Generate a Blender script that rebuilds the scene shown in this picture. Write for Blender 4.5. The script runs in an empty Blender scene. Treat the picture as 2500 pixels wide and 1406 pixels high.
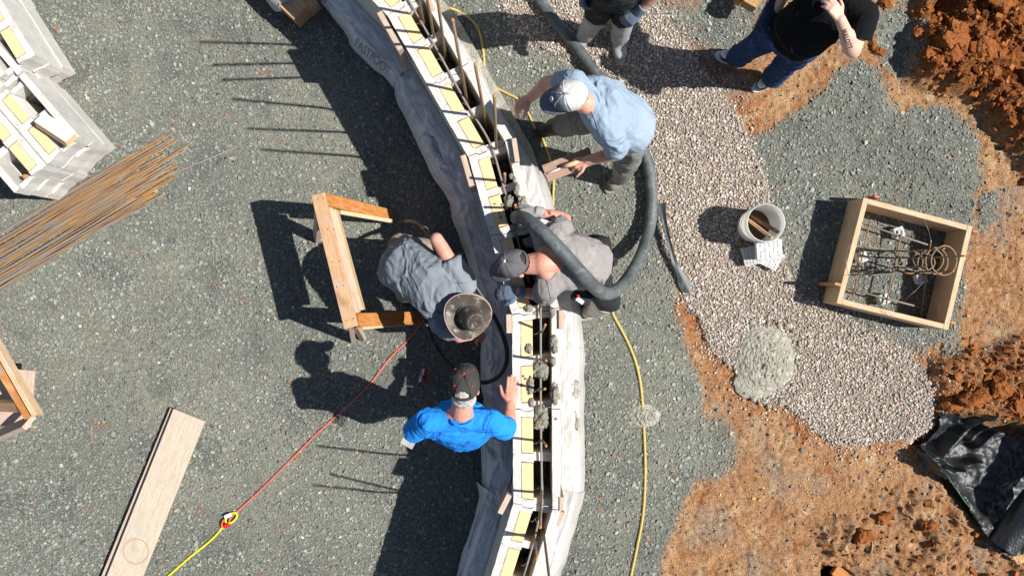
import bpy, bmesh, math, random
import numpy as np
from mathutils import Vector, Matrix
from mathutils.bvhtree import BVHTree

random.seed(7); rng = np.random.default_rng(7)
R = math.radians
scene = bpy.context.scene
COL = scene.collection

# ---------------------------------------------------------------- camera, sky, sun, exposure
CAMH, FPX = 7.0, 2150.0            # drone height; focal length in photo pixels (2500 wide)
cam_d = bpy.data.cameras.new('drone_camera'); cam_d.sensor_width = 36; cam_d.lens = 36*FPX/2500
cam_d.clip_start = 0.05; cam_d.clip_end = 500
cam = bpy.data.objects.new('drone_camera', cam_d); COL.objects.link(cam); cam.location = (0, 0, CAMH)
scene.camera = cam
SUN_EL, SUN_SLOPE = 51.0, 0.045    # shadows fall to -x, a little towards +y
wd = bpy.data.worlds.new('World'); scene.world = wd; wd.use_nodes = True
nt = wd.node_tree; sky = nt.nodes.new('ShaderNodeTexSky'); sky.sky_type = 'NISHITA'; sky.sun_disc = False
sdir = Vector((1, -SUN_SLOPE, math.tan(R(SUN_EL)))).normalized()
sky.sun_elevation = R(SUN_EL); sky.sun_rotation = math.atan2(sdir.x, sdir.y)
nt.links.new(sky.outputs[0], nt.nodes['Background'].inputs[0]); nt.nodes['Background'].inputs[1].default_value = 0.05
sl = bpy.data.lights.new('sun', 'SUN'); sl.energy = 4.6; sl.angle = R(0.5); sl.color = (1, .955, .89)
so = bpy.data.objects.new('sun', sl); COL.objects.link(so); so.location = (6, 0, 10)
so.rotation_euler = sdir.to_track_quat('Z', 'Y').to_euler()
scene.view_settings.view_transform = 'Standard'; scene.view_settings.look = 'None'
scene.view_settings.exposure = 0.66; scene.view_settings.gamma = 1

# ---------------------------------------------------------------- helpers
def W(px, py, z=0.0):
    s = (CAMH - z)/FPX
    return Vector(((px-1250)*s, -(py-703)*s, z))

_g = rng.normal(size=(256, 3)); _g /= np.linalg.norm(_g, axis=1)[:, None]
_perm = rng.permutation(256); _perm = np.concatenate([_perm, _perm, _perm])
def pnoise(p):
    p = np.asarray(p, float); i = np.floor(p).astype(int); f = p-i; i &= 255
    u = f*f*f*(f*(f*6-15)+10); out = 0
    for dx in (0, 1):
        for dy in (0, 1):
            for dz in (0, 1):
                h = _perm[_perm[_perm[(i[:, 0]+dx) & 255]+((i[:, 1]+dy) & 255)]+((i[:, 2]+dz) & 255)]
                g = _g[h]
                d = g[:, 0]*(f[:, 0]-dx)+g[:, 1]*(f[:, 1]-dy)+g[:, 2]*(f[:, 2]-dz)
                w = (u[:, 0] if dx else 1-u[:, 0])*(u[:, 1] if dy else 1-u[:, 1])*(u[:, 2] if dz else 1-u[:, 2])
                out = out+w*d
    return out*1.6
def fbm(p, octs=4, gain=.5):
    p = np.asarray(p, float); a, s, o = 1, 0, 0
    for k in range(octs):
        o = o+a*pnoise(p*2**k+17.3*k); s += a; a *= gain
    return o/s
def sstep(a, b, x):
    t = np.clip((x-a)/(b-a), 0, 1); return t*t*(3-2*t)

def mesh_from(name, v, f, smooth=False, colors=None, mat=None, uv=None):
    v = np.asarray(v, np.float32).reshape(-1, 3); me = bpy.data.meshes.new(name)
    f = np.asarray(f, np.int32); n = f.shape[1]
    me.vertices.add(len(v)); me.vertices.foreach_set('co', v.ravel())
    me.loops.add(f.size); me.loops.foreach_set('vertex_index', f.ravel())
    me.polygons.add(len(f)); me.polygons.foreach_set('loop_start', np.arange(0, f.size, n, dtype=np.int32))
    try: me.polygons.foreach_set('loop_total', np.full(len(f), n, np.int32))
    except Exception: pass
    me.polygons.foreach_set('use_smooth', np.full(len(f), bool(smooth)))
    me.update(calc_edges=True); me.validate()
    if colors is not None:
        a = me.color_attributes.new('tint', 'FLOAT_COLOR', 'POINT')
        c = np.ones((len(v), 4), np.float32); c[:, :3] = colors; a.data.foreach_set('color', c.ravel())
    if uv is not None:
        l = me.uv_layers.new(name='UVMap'); u = np.asarray(uv, np.float32)[f.ravel()]; l.data.foreach_set('uv', u.ravel())
    if mat: me.materials.append(mat)
    return me

WM = {}
def link(name, me, parent=None, M=None, recenter=True):
    """link a mesh in world coordinates; its origin is moved to its base"""
    if M is None:
        M = Matrix.Identity(4)
        if recenter and me is not None and len(me.vertices):
            co = np.empty(len(me.vertices)*3, np.float32); me.vertices.foreach_get('co', co); co = co.reshape(-1, 3)
            c = (co.min(0)+co.max(0))/2; c[2] = co[:, 2].min()
            co -= c; me.vertices.foreach_set('co', co.ravel()); me.update()
            M = Matrix.Translation(Vector([float(x) for x in c]))
    o = bpy.data.objects.new(name, me); COL.objects.link(o); WM[o] = M
    if parent is not None:
        o.parent = parent; o.matrix_basis = WM[parent].inverted() @ M
    else: o.matrix_basis = M
    return o
def tag(o, label, cat, group=None):
    o['label'] = label; o['category'] = cat
    if group: o['group'] = group
    return o
def kind(o, k): o['kind'] = k; return o
def thing(name, label, cat, loc, group=None, rz=0):
    return tag(link(name, None, None, Matrix.Translation(Vector(loc)) @ Matrix.Rotation(rz, 4, 'Z')), label, cat, group)
def copy_tree(o, parent=None, M=None):
    c = o.copy(); COL.objects.link(c)
    if parent: c.parent = parent; c.matrix_basis = o.matrix_basis
    else: c.matrix_basis = M
    WM[c] = M
    for ch in list(o.children): copy_tree(ch, c)
    return c

# ---------------------------------------------------------------- materials
def mat(name, base=(.5, .5, .5), rough=.8, noise=None, spec=.3, bump=None, metal=0, tint=False, coords='Object'):
    """noise: list of (scale, colour, lo, hi[, stretch]); bump: (scale, strength[, stretch])"""
    m = bpy.data.materials.new(name); m.use_nodes = True; t = m.node_tree; N = t.nodes; L = t.links
    bs = N['Principled BSDF']; bs.inputs['Roughness'].default_value = rough; bs.inputs['Metallic'].default_value = metal
    bs.inputs['Specular IOR Level'].default_value = spec
    tc = N.new('ShaderNodeTexCoord'); co = tc.outputs[coords]
    def mapped(st):
        mp = N.new('ShaderNodeMapping'); mp.inputs['Scale'].default_value = st; L.new(co, mp.inputs[0]); return mp.outputs[0]
    rgb = N.new('ShaderNodeRGB'); rgb.outputs[0].default_value = (*base, 1); cur = rgb.outputs[0]
    if tint:
        at = N.new('ShaderNodeAttribute'); at.attribute_name = 'tint'; cur = at.outputs['Color']
    for n in (noise or []):
        nz = N.new('ShaderNodeTexNoise'); nz.inputs['Scale'].default_value = n[0]; nz.inputs['Detail'].default_value = 5
        L.new(mapped(n[4]) if len(n) > 4 else co, nz.inputs['Vector'])
        mr = N.new('ShaderNodeMapRange'); mr.inputs[1].default_value = n[2]; mr.inputs[2].default_value = n[3]; L.new(nz.outputs['Fac'], mr.inputs[0])
        mx = N.new('ShaderNodeMix'); mx.data_type = 'RGBA'; L.new(mr.outputs[0], mx.inputs[0]); L.new(cur, mx.inputs[6]); mx.inputs[7].default_value = (*n[1], 1)
        cur = mx.outputs[2]
    L.new(cur, bs.inputs['Base Color'])
    if bump:
        nz = N.new('ShaderNodeTexNoise'); nz.inputs['Scale'].default_value = bump[0]; nz.inputs['Detail'].default_value = 4
        L.new(mapped(bump[2]) if len(bump) > 2 else co, nz.inputs['Vector'])
        b = N.new('ShaderNodeBump'); b.inputs['Strength'].default_value = bump[1]; b.inputs['Distance'].default_value = .01
        L.new(nz.outputs['Fac'], b.inputs['Height']); L.new(b.outputs[0], bs.inputs['Normal'])
    return m
def wood(name, c1, c2, c3=None):
    return mat(name, c1, .75, [(6, c2, .35, .7, (1, 9, 9)), (40, tuple(x*.72 for x in c2), .52, .75, (.5, 6, 6)), (3.5, c3 or tuple(x*.7 for x in c1), .6, .8, (1.5, 3, 3)), (9, tuple(.55*x+.14 for x in c1), .56, .74, (1, 1, 1))], bump=(30, .15, (.6, 8, 8)))

M_blk = mat('pale_concrete', (.60, .585, .55), .95, [(9, (.50, .49, .46), .4, .7), (95, (.17, .165, .15), .63, .72), (45, (.36, .35, .32), .62, .72)], bump=(110, .6))
M_foam = mat('yellow_foam', (.70, .51, .285), .9, [(10, (.60, .42, .21), .45, .8), (140, (.76, .60, .34), .5, .7)], bump=(160, .15))
M_foil = mat('white_foam_facing', (.78, .79, .80), .6)
M_wet = mat('wet_concrete', (.30, .288, .232), .5, [(70, (.21, .205, .165), .45, .62), (18, (.41, .395, .325), .5, .7)], bump=(75, 1.0), spec=.5)
M_wood = wood('pine', (.56, .36, .21), (.42, .25, .13), (.30, .17, .09))
M_worn = wood('weathered_pine', (.55, .43, .34), (.43, .32, .25), (.36, .25, .19))
M_orange = wood('fir_orange', (.50, .22, .065), (.36, .13, .03), (.62, .34, .14))
M_pale = wood('fresh_pale_lumber', (.64, .47, .31), (.52, .35, .20), (.44, .28, .15))
M_stake = wood('yellow_stake', (.48, .28, .09), (.36, .19, .05))
M_dkwood = wood('wet_dark_wood', (.20, .11, .055), (.10, .055, .03))
M_reb = mat('rusty_rebar', (.25, .185, .115), .6, [(7, (.34, .19, .075), .46, .62, (.25, 1, 1)), (60, (.13, .125, .125), .55, .7, (.3, 1, 1))], spec=.4, bump=(60, .5, (6, 1, 1)))
M_reb2 = mat('grey_rebar', (.21, .215, .22), .5, [(9, (.30, .15, .06), .55, .7, (.25, 1, 1))], spec=.5, bump=(60, .5, (6, 1, 1)))
M_reb3 = mat('orange_rebar', (.36, .19, .068), .7, [(8, (.25, .14, .07), .5, .65, (.3, 1, 1))], spec=.3, bump=(60, .5, (6, 1, 1)))
M_rebw = mat('dark_steel', (.12, .115, .11), .45, [(8, (.22, .11, .05), .52, .66)], spec=.5)
M_rebend = mat('cut_rust', (.48, .20, .06), .8)
M_hose = mat('dusty_black_hose', (.055, .065, .07), .6, [(4, (.125, .145, .15), .38, .66), (14, (.20, .22, .22), .54, .82), (40, (.045, .05, .055), .55, .72)], bump=(14, .25), spec=.4)
M_vib = mat('black_rubber', (.018, .019, .02), .45, [(14, (.05, .05, .05), .5, .7)], spec=.5)
M_vibh = mat('worn_steel_pipe', (.17, .155, .13), .4, [(20, (.27, .25, .2), .5, .7)], metal=.4, spec=.5)
M_yel = mat('yellow_hose', (.50, .37, .10), .5, [(20, (.48, .34, .09), .5, .7)], spec=.4)
M_yel2 = mat('yellow_cord', (.72, .66, .02), .5, spec=.4)
M_red = mat('red_cord', (.62, .13, .09), .55, [(25, (.45, .17, .12), .5, .7)])
M_redp = mat('red_plastic', (.62, .02, .02), .4)
M_orp = mat('orange_plastic', (.75, .14, .03), .4)
M_white = mat('white_plastic', (.74, .74, .71), .45, [(8, (.55, .50, .40), .58, .75)], spec=.4)
M_bucket = mat('dirty_white_plastic', (.84, .84, .82), .5, [(9, (.74, .71, .63), .58, .8), (22, (.33, .20, .10), .66, .76)], spec=.4)
tb_ = M_bucket.node_tree; bsb = tb_.nodes['Principled BSDF']; tl_ = tb_.nodes.new('ShaderNodeBsdfTranslucent'); tl_.inputs[0].default_value = (.96, .96, .94, 1)
mxs = tb_.nodes.new('ShaderNodeMixShader'); mxs.inputs[0].default_value = .5; tb_.links.new(bsb.outputs[0], mxs.inputs[1]); tb_.links.new(tl_.outputs[0], mxs.inputs[2]); tb_.links.new(mxs.outputs[0], tb_.nodes['Material Output'].inputs[0])
M_clear = mat('clear_plastic', (.7, .7, .7), .15, spec=.5)
M_clear.node_tree.nodes['Principled BSDF'].inputs['Alpha'].default_value = .35
M_ink = mat('ink', (.03, .032, .04), .8)
M_tat = mat('tattoo_ink', (.10, .085, .085), .7)
M_ftext = mat('faded_print', (.27, .28, .31), .8)
M_skin = mat('skin', (.60, .33, .235), .5, [(14, (.52, .25, .17), .5, .75)], spec=.35, bump=(120, .08))
M_skin2 = mat('pale_skin', (.66, .42, .33), .5, [(14, (.60, .34, .26), .5, .75)], spec=.35, bump=(120, .08))
M_skin3 = mat('flushed_skin', (.62, .30, .22), .5, [(12, (.55, .22, .15), .5, .75)], spec=.35, bump=(120, .08))
def subs(m):
    b = m.node_tree.nodes['Principled BSDF']; b.inputs['Subsurface Weight'].default_value = .12; b.inputs['Subsurface Radius'].default_value = (.01, .004, .002); b.inputs['Subsurface Scale'].default_value = .4
for m_ in (M_skin, M_skin2, M_skin3): subs(m_)
def cloth(name, c, var=.8, dust=None):
    n = [(5, tuple(x*var for x in c), .4, .7)]
    if dust: n.append((7, dust, .56, .72))
    return mat(name, c, .92, n, spec=.12, bump=(30, .8))
M_blue = cloth('bright_blue_cotton', (.022, .255, .80), .85)
M_lblue = cloth('pale_blue_cotton', (.285, .365, .465), .88)
M_slate = cloth('slate_cotton', (.205, .232, .262), .85, (.25, .265, .285))
M_grey = cloth('dusty_grey_cotton', (.27, .255, .25), .85, (.36, .335, .31))
M_black = cloth('black_cotton', (.008, .009, .010), .8)
M_jeans = cloth('dark_blue_denim', (.022, .05, .125), .7, (.05, .10, .21))
M_dkpants = cloth('dark_work_cloth', (.03, .034, .036), .75, (.08, .08, .075))
M_gpants = cloth('grey_work_cloth', (.17, .18, .175), .8, (.26, .26, .245))
M_khaki = cloth('khaki_cloth', (.30, .255, .20), .85)
M_bootg = mat('muddy_rubber_boot', (.17, .165, .145), .7, [(6, (.30, .29, .265), .45, .65), (20, (.07, .07, .065), .58, .7)], spec=.35)
M_bootp = mat('cement_crusted_boot', (.42, .40, .355), .85, [(7, (.30, .28, .24), .45, .7)])
M_bootd = mat('dark_rubber_boot', (.035, .036, .035), .55, [(7, (.09, .09, .08), .5, .7)], spec=.4)
M_bootgrey = mat('grey_rubber_boot', (.31, .315, .315), .6, [(6, (.42, .42, .41), .45, .65), (8, (.22, .225, .23), .58, .7)], spec=.4)
M_glove = mat('grey_knit_glove', (.31, .32, .33), .9, [(12, (.22, .23, .25), .5, .7)], bump=(200, .2))
M_bglove = mat('blue_grey_glove', (.13, .17, .23), .9, [(12, (.22, .25, .29), .5, .7)], bump=(200, .2))
M_capb = cloth('black_cap_twill', (.055, .053, .05), .85)
M_capg = cloth('grey_mesh_cap', (.13, .13, .138), .8)
M_capgl = cloth('pale_cap_mesh', (.56, .56, .555), .9)
M_capgd = cloth('slate_cap_front', (.15, .17, .21), .85)
M_leather = mat('worn_brown_leather', (.045, .037, .029), .55, [(7, (.15, .13, .10), .46, .66), (22, (.27, .245, .205), .56, .72)], spec=.4, bump=(50, .3))
M_trim = mat('pink_hat_binding', (.45, .28, .26), .7)
M_hairg = mat('grey_hair', (.50, .48, .455), .8, [(60, (.30, .28, .26), .45, .65, (1, 1, .3))], bump=(150, .6))
M_haird = mat('dark_hair', (.045, .028, .018), .7, [(60, (.10, .06, .04), .5, .7)], bump=(150, .6))
M_eye = mat('eye', (.25, .22, .2), .2)
M_sole = mat('white_rubber_sole', (.66, .65, .62), .6)
M_shoew = mat('white_leather', (.68, .69, .70), .5)
M_shoed = mat('navy_leather', (.03, .035, .06), .5)
M_shoeg = mat('grey_lace', (.28, .26, .28), .8)
M_fab = mat('black_woven_fabric', (.011, .014, .016), .5, [(40, (.03, .034, .036), .5, .7)], spec=.7, bump=(220, .15, (1, 1, 1)))
M_green = mat('green_thread', (.10, .32, .20), .7)
M_strip = mat('scuffed_rubber', (.03, .038, .042), .5, [(14, (.10, .115, .12), .5, .7, (3, .6, 1))], spec=.5)
M_clip = mat('navy_vinyl', (.035, .05, .08), .4, [(8, (.08, .10, .14), .5, .7)])
M_wire = mat('tie_wire', (.20, .15, .12), .5, metal=.4)
M_galv = mat('galvanised_wire', (.34, .33, .31), .4, metal=.6)
M_string = mat('white_string', (.72, .72, .70), .8)
M_dobie = mat('grey_mortar', (.56, .565, .57), .9, [(20, (.38, .38, .385), .45, .7)], bump=(120, .3))
M_float = mat('brown_float_board', (.34, .225, .17), .8, [(7, (.26, .165, .12), .45, .7, (1, 6, 6)), (12, (.40, .36, .32), .62, .75)])
M_root = mat('dry_root', (.42, .30, .19), .9)

# sheet of printed woven plastic: grid lines from its own UVs (metres)
def sheet_mat(name, base, dirt):
    m = mat(name, base, .33, [(2.2, tuple(x*.82 for x in base), .42, .7), (3.5, dirt, .60, .78)], spec=.45, bump=(26, .35, (1, 1, 1)))
    t = m.node_tree; N = t.nodes; L = t.links; bs = N['Principled BSDF']; src = bs.inputs['Base Color'].links[0].from_socket
    uv = N.new('ShaderNodeUVMap'); sp = N.new('ShaderNodeSeparateXYZ'); L.new(uv.outputs[0], sp.inputs[0])
    def lines(axis, per, w, off=0):
        a = N.new('ShaderNodeMath'); a.operation = 'MULTIPLY_ADD'; a.inputs[1].default_value = 1/per; a.inputs[2].default_value = off; L.new(sp.outputs[axis], a.inputs[0])
        f = N.new('ShaderNodeMath'); f.operation = 'FRACT'; L.new(a.outputs[0], f.inputs[0])
        c = N.new('ShaderNodeMath'); c.operation = 'LESS_THAN'; c.inputs[1].default_value = w/per; L.new(f.outputs[0], c.inputs[0]); return c.outputs[0]
    for axis, per, w, off, colr in ((1, .052, .0035, .1, (.16, .17, .20)), (1, .156, .004, .55, (.45, .12, .10)), (1, .208, .0045, .31, (.10, .14, .34)), (0, .305, .004, .2, (.18, .19, .22))):
        mx = N.new('ShaderNodeMix'); mx.data_type = 'RGBA'; f = N.new('ShaderNodeMath'); f.operation = 'MULTIPLY'; f.inputs[1].default_value = .5
        L.new(lines(axis, per, w, off), f.inputs[0]); L.new(f.outputs[0], mx.inputs[0]); L.new(src, mx.inputs[6]); mx.inputs[7].default_value = (*colr, 1); src = mx.outputs[2]
    L.new(src, bs.inputs['Base Color']); return m
M_sheet = sheet_mat('printed_woven_plastic', (.46, .46, .445), (.36, .345, .31))
M_sheetd = sheet_mat('printed_woven_plastic_shade_lightened', (.74, .74, .74), (.40, .39, .37))  # same plastic, base colour lightened to offset the shade left of the wall

# ---------------------------------------------------------------- shape builders
def box_me(name, sx, sy, sz, m, bev=.003):
    bm = bmesh.new(); bmesh.ops.create_cube(bm, size=1)
    for v in bm.verts: v.co = Vector((v.co.x*sx, v.co.y*sy, v.co.z*sz))
    if bev: bmesh.ops.bevel(bm, geom=bm.edges[:], offset=bev, segments=1, affect='EDGES')
    me = bpy.data.meshes.new(name); bm.to_mesh(me); bm.free(); me.materials.append(m); return me
def frame(x, up):
    x = x.normalized(); z = (up-x*up.dot(x)).normalized(); y = z.cross(x)
    return Matrix((x, y, z)).transposed()
def board(name, a, b, w, t, m, parent=None, up=Vector((0, 0, 1)), bev=.003):
    """box from a to b (centre line), width w across, thickness t along up"""
    a, b = Vector(a), Vector(b); F = frame(b-a, Vector(up)).to_4x4(); F.translation = (a+b)/2
    return link(name, box_me(name, (b-a).length, w, t, m, bev), parent, F)
def spline(pts, n=8):
    pts = [Vector(p) for p in pts]; out = []
    P = [pts[0]*2-pts[1]]+pts+[pts[-1]*2-pts[-2]]
    for i in range(1, len(P)-2):
        p0, p1, p2, p3 = P[i-1], P[i], P[i+1], P[i+2]
        for k in range(n):
            t = k/n
            out.append(.5*((2*p1)+(p2-p0)*t+(2*p0-5*p1+4*p2-p3)*t*t+(3*p1-p0-3*p2+p3)*t**3))
    out.append(pts[-1]); return out
def tube_geo(pts, r, sides=10, taper=None):
    V, F = [], []; n = len(pts); nrm = None
    for i, p in enumerate(pts):
        t = (pts[min(i+1, n-1)]-pts[max(i-1, 0)]).normalized()
        if nrm is None: nrm = t.orthogonal().normalized()
        nrm = (nrm-t*nrm.dot(t)).normalized(); b = t.cross(nrm)
        rr = r*(taper[i] if taper else 1)
        for k in range(sides):
            a = 2*math.pi*k/sides; V.append(p+(nrm*math.cos(a)+b*math.sin(a))*rr)
    for i in range(n-1):
        for k in range(sides):
            F.append((i*sides+k, i*sides+(k+1) % sides, (i+1)*sides+(k+1) % sides, (i+1)*sides+k))
    for i, d in ((0, -1), (n-1, 1)):
        c = len(V); V.append(pts[i]); 
        for k in range(sides):
            q = (i*sides+k, i*sides+(k+1) % sides)
            F.append((q[0], q[1], c, c) if d > 0 else (q[1], q[0], c, c))
    return V, F
def faces_me(name, V, F, m, smooth=True):
    me = bpy.data.meshes.new(name); me.from_pydata([tuple(v) for v in V], [], [tuple(dict.fromkeys(f)) for f in F])
    if smooth: me.polygons.foreach_set('use_smooth', np.ones(len(me.polygons), bool))
    me.materials.append(m); me.update(); return me
def tube(name, pts, r, m, parent=None, sides=10, taper=None, recenter=True):
    V, F = tube_geo([Vector(p) for p in pts], r, sides, taper)
    return link(name, faces_me(name, V, F, m), parent, recenter=recenter)

class Blob:
    """volumes that are welded into one skin"""
    def __init__(s): s.V, s.F = [], []
    def _add(s, V, F):
        o = len(s.V); s.V += V; s.F += [tuple(i+o for i in f) for f in F]
    def ell(s, c, ax, ay, az, n=14, m=9):
        V, F = [], []
        V.append(c+az)
        for i in range(1, m):
            th = math.pi*i/m
            for k in range(n):
                ph = 2*math.pi*k/n; V.append(c+az*math.cos(th)+(ax*math.cos(ph)+ay*math.sin(ph))*math.sin(th))
        V.append(c-az); last = len(V)-1
        for k in range(n): F.append((0, 1+k, 1+(k+1) % n))
        for i in range(m-2):
            for k in range(n): F.append((1+i*n+k, 1+(i+1)*n+k, 1+(i+1)*n+(k+1) % n, 1+i*n+(k+1) % n))
        for k in range(n): F.append((last, 1+(m-2)*n+(k+1) % n, 1+(m-2)*n+k))
        if ax.cross(ay).dot(az) < 0: F = [f[::-1] for f in F]
        s._add(V, F)
    def sph(s, c, r): s.ell(Vector(c), Vector((r, 0, 0)), Vector((0, r, 0)), Vector((0, 0, r)))
    def fru(s, a, b, ra, rb, n=14):
        a, b = Vector(a), Vector(b); t = (b-a).normalized(); x = t.orthogonal().normalized(); y = t.cross(x); V, F = [], []
        for p, r in ((a, ra), (b, rb)):
            for k in range(n):
                an = 2*math.pi*k/n; V.append(p+(x*math.cos(an)+y*math.sin(an))*r)
        for k in range(n): F.append((k, (k+1) % n, n+(k+1) % n, n+k))
        F.append(tuple(range(n))[::-1]); F.append(tuple(range(n, 2*n))); s._add(V, F)
    def cap(s, a, b, ra, rb):
        s.sph(a, ra); s.sph(b, rb); s.fru(a, b, ra, rb)
    def chain(s, pts, rs):
        for i in range(len(pts)-1): s.cap(pts[i], pts[i+1], rs[i], rs[i+1])
    def loft(s, secs, n=18):
        """secs: (centre, ax, ay) ellipse rings"""
        V, F = [], []
        for c, ax, ay in secs:
            for k in range(n):
                a = 2*math.pi*k/n; V.append(c+ax*math.cos(a)+ay*math.sin(a))
        m = len(secs)
        for i in range(m-1):
            for k in range(n): F.append((i*n+k, i*n+(k+1) % n, (i+1)*n+(k+1) % n, (i+1)*n+k))
        F.append(tuple(range(n))[::-1]); F.append(tuple(range((m-1)*n, m*n)))
        d = secs[-1][0]-secs[0][0]
        if secs[0][1].cross(secs[0][2]).dot(d) < 0: F = [f[::-1] for f in F]
        s._add(V, F)
    def build(s, name, m, parent=None, voxel=.007, smooth=6, wrinkle=None, lump=None, recenter=True):
        me = bpy.data.meshes.new(name); me.from_pydata([tuple(v) for v in s.V], [], s.F); me.update()
        t = bpy.data.objects.new('tmp', me); COL.objects.link(t)
        md = t.modifiers.new('r', 'REMESH'); md.mode = 'VOXEL'; md.voxel_size = voxel; md.use_smooth_shade = True
        if smooth:
            ms = t.modifiers.new('s', 'SMOOTH'); ms.factor = .5; ms.iterations = smooth
        dg = bpy.context.evaluated_depsgraph_get(); out = bpy.data.meshes.new_from_object(t.evaluated_get(dg))
        bpy.data.objects.remove(t); bpy.data.meshes.remove(me); out.name = name
        if wrinkle or lump:
            n = len(out.vertices); co = np.empty(n*3, np.float32); out.vertices.foreach_get('co', co); co = co.reshape(-1, 3)
            no = np.empty(n*3, np.float32); out.vertex_normals.foreach_get('vector', no); no = no.reshape(-1, 3)
            d = np.zeros(n)
            if wrinkle:            # (amplitude, frequency, direction along which folds run, stretch)
                amp, fr, dr, st = wrinkle; dr = np.array(Vector(dr).normalized()); al = co@dr
                q = co-al[:, None]*dr*(1-1/st)
                q = q+.05*np.stack([pnoise(co*6+9), pnoise(co*6+31), pnoise(co*6+57)], 1)
                msk = np.clip(.55+.9*fbm(co*4.3+3, 2), .1, 1.2); r1 = 1-2*np.abs(pnoise(q*fr*1.5)); r2 = 1-2*np.abs(pnoise(q*fr*3.1+7))
                d += amp*(1.1*np.sign(r1)*np.abs(r1)**1.3+.75*r2)*msk+amp*.6*pnoise(co*fr*.45+5)
            if lump: d += lump[0]*fbm(co*lump[1], 4)
            co = co+no*d[:, None]; out.vertices.foreach_set('co', co.astype(np.float32).ravel())
        out.polygons.foreach_set('use_smooth', np.ones(len(out.polygons), bool))
        out.materials.clear(); out.materials.append(m); out.update()
        return link(name, out, parent, recenter=recenter)

# ---------------------------------------------------------------- the ground: one sheet, gravel, clay and pea gravel zones
S0 = CAMH/FPX
def poly(pts): return np.array([[(x-1250)*S0, -(y-703)*S0] for x, y in pts])
def sdf(P, pl):
    """signed distance, positive inside"""
    d = np.full(len(P), 1e9); inside = np.zeros(len(P), bool); n = len(pl)
    for i in range(n):
        a, b = pl[i], pl[(i+1) % n]; e = b-a; w = P-a
        t = np.clip((w@e)/(e@e), 0, 1); q = w-t[:, None]*e; d = np.minimum(d, (q**2).sum(1))
        c = ((a[1] <= P[:, 1]) & (b[1] > P[:, 1])) | ((b[1] <= P[:, 1]) & (a[1] > P[:, 1]))
        with np.errstate(divide='ignore', invalid='ignore'):
            xx = a[0]+(P[:, 1]-a[1])/(b[1]-a[1]+1e-12)*(b[0]-a[0])
        inside ^= c & (P[:, 0] < xx)
    d = np.sqrt(d); return np.where(inside, d, -d)
SOIL = poly([(1590, -400), (1592, 0), (1640, 60), (1690, 140), (1745, 215), (1800, 290), (1700, 420), (1640, 520), (1655, 700), (1660, 800), (1690, 880), (1722, 960), (1712, 1080), (1700, 1150), (1668, 1230), (1640, 1300), (1610, 1406), (1600, 1800), (4000, 1800), (4000, -400)])
PEA = poly([(1215, -300), (1225, 20), (1262, 75), (1330, 130), (1440, 160), (1545, 215), (1570, 330), (1590, 470), (1602, 540), (1640, 650), (1680, 740), (1735, 850), (1790, 900), (1800, 945), (1850, 985), (1920, 985), (1945, 1010), (1985, 1055), (2040, 1083), (2140, 1082), (2230, 1075), (2282, 1040), (2275, 950), (2225, 865), (2140, 812), (2015, 755), (1935, 700), (1900, 610), (1885, 520), (1862, 440), (1835, 350), (1812, 290), (1760, 215), (1695, 145), (1640, 60), (1592, 0), (1585, -300)])
DARK2 = poly([(1826, 345), (1850, 330), (1905, 300), (1965, 262), (2010, 225), (2035, 185), (2090, 160), (2148, 185), (2165, 250), (2200, 285), (2235, 262), (2300, 262), (2350, 300), (2385, 350), (2400, 420), (2372, 470), (2372, 560), (2340, 700), (2310, 815), (2250, 860), (2130, 830), (2010, 765), (1920, 700), (1880, 560), (1862, 450)])
DARK3 = poly([(2130, 40), (2200, 10), (2235, 60), (2230, 150), (2195, 190), (2150, 150)])
DARK4 = poly([(1690, 1010), (1770, 1040), (1800, 1080), (1790, 1120), (1740, 1150), (1690, 1180)])
DARK5 = poly([(1620, 30), (1740, 10), (1850, 10), (1850, 70), (1800, 130), (1740, 130), (1690, 100)])
DARK6 = poly([(2330, 560), (2350, 720), (2330, 850), (2310, 860), (2300, 700)])
DARK7 = poly([(2390, 470), (2425, 470), (2430, 540), (2400, 560)])
HEAP = poly([(2235, -40), (2250, 60), (2215, 135), (2215, 185), (2300, 215), (2370, 240), (2440, 330), (2520, 420), (2700, 500), (2700, -300), (2230, -300)])
CHURN = poly([(2290, 880), (2340, 850), (2420, 860), (2520, 800), (2650, 800), (2650, 1090), (2480, 1040), (2390, 1010), (2300, 1000), (2280, 930)])
BURN = poly([(1995, 1270), (2060, 1255), (2120, 1210), (2200, 1190), (2300, 1180), (2370, 1260), (2440, 1330), (2600, 1390), (2600, 1600), (1980, 1600)])
PIT = poly([(2225, 1090), (2290, 1040), (2370, 1010), (2480, 1040), (2650, 1060), (2650, 1340), (2470, 1320), (2400, 1260), (2330, 1200), (2270, 1140)])
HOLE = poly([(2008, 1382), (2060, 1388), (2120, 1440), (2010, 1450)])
DIG = poly([(2245, -60), (2330, -60), (2325, 40), (2290, 70), (2258, 60)])

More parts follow.
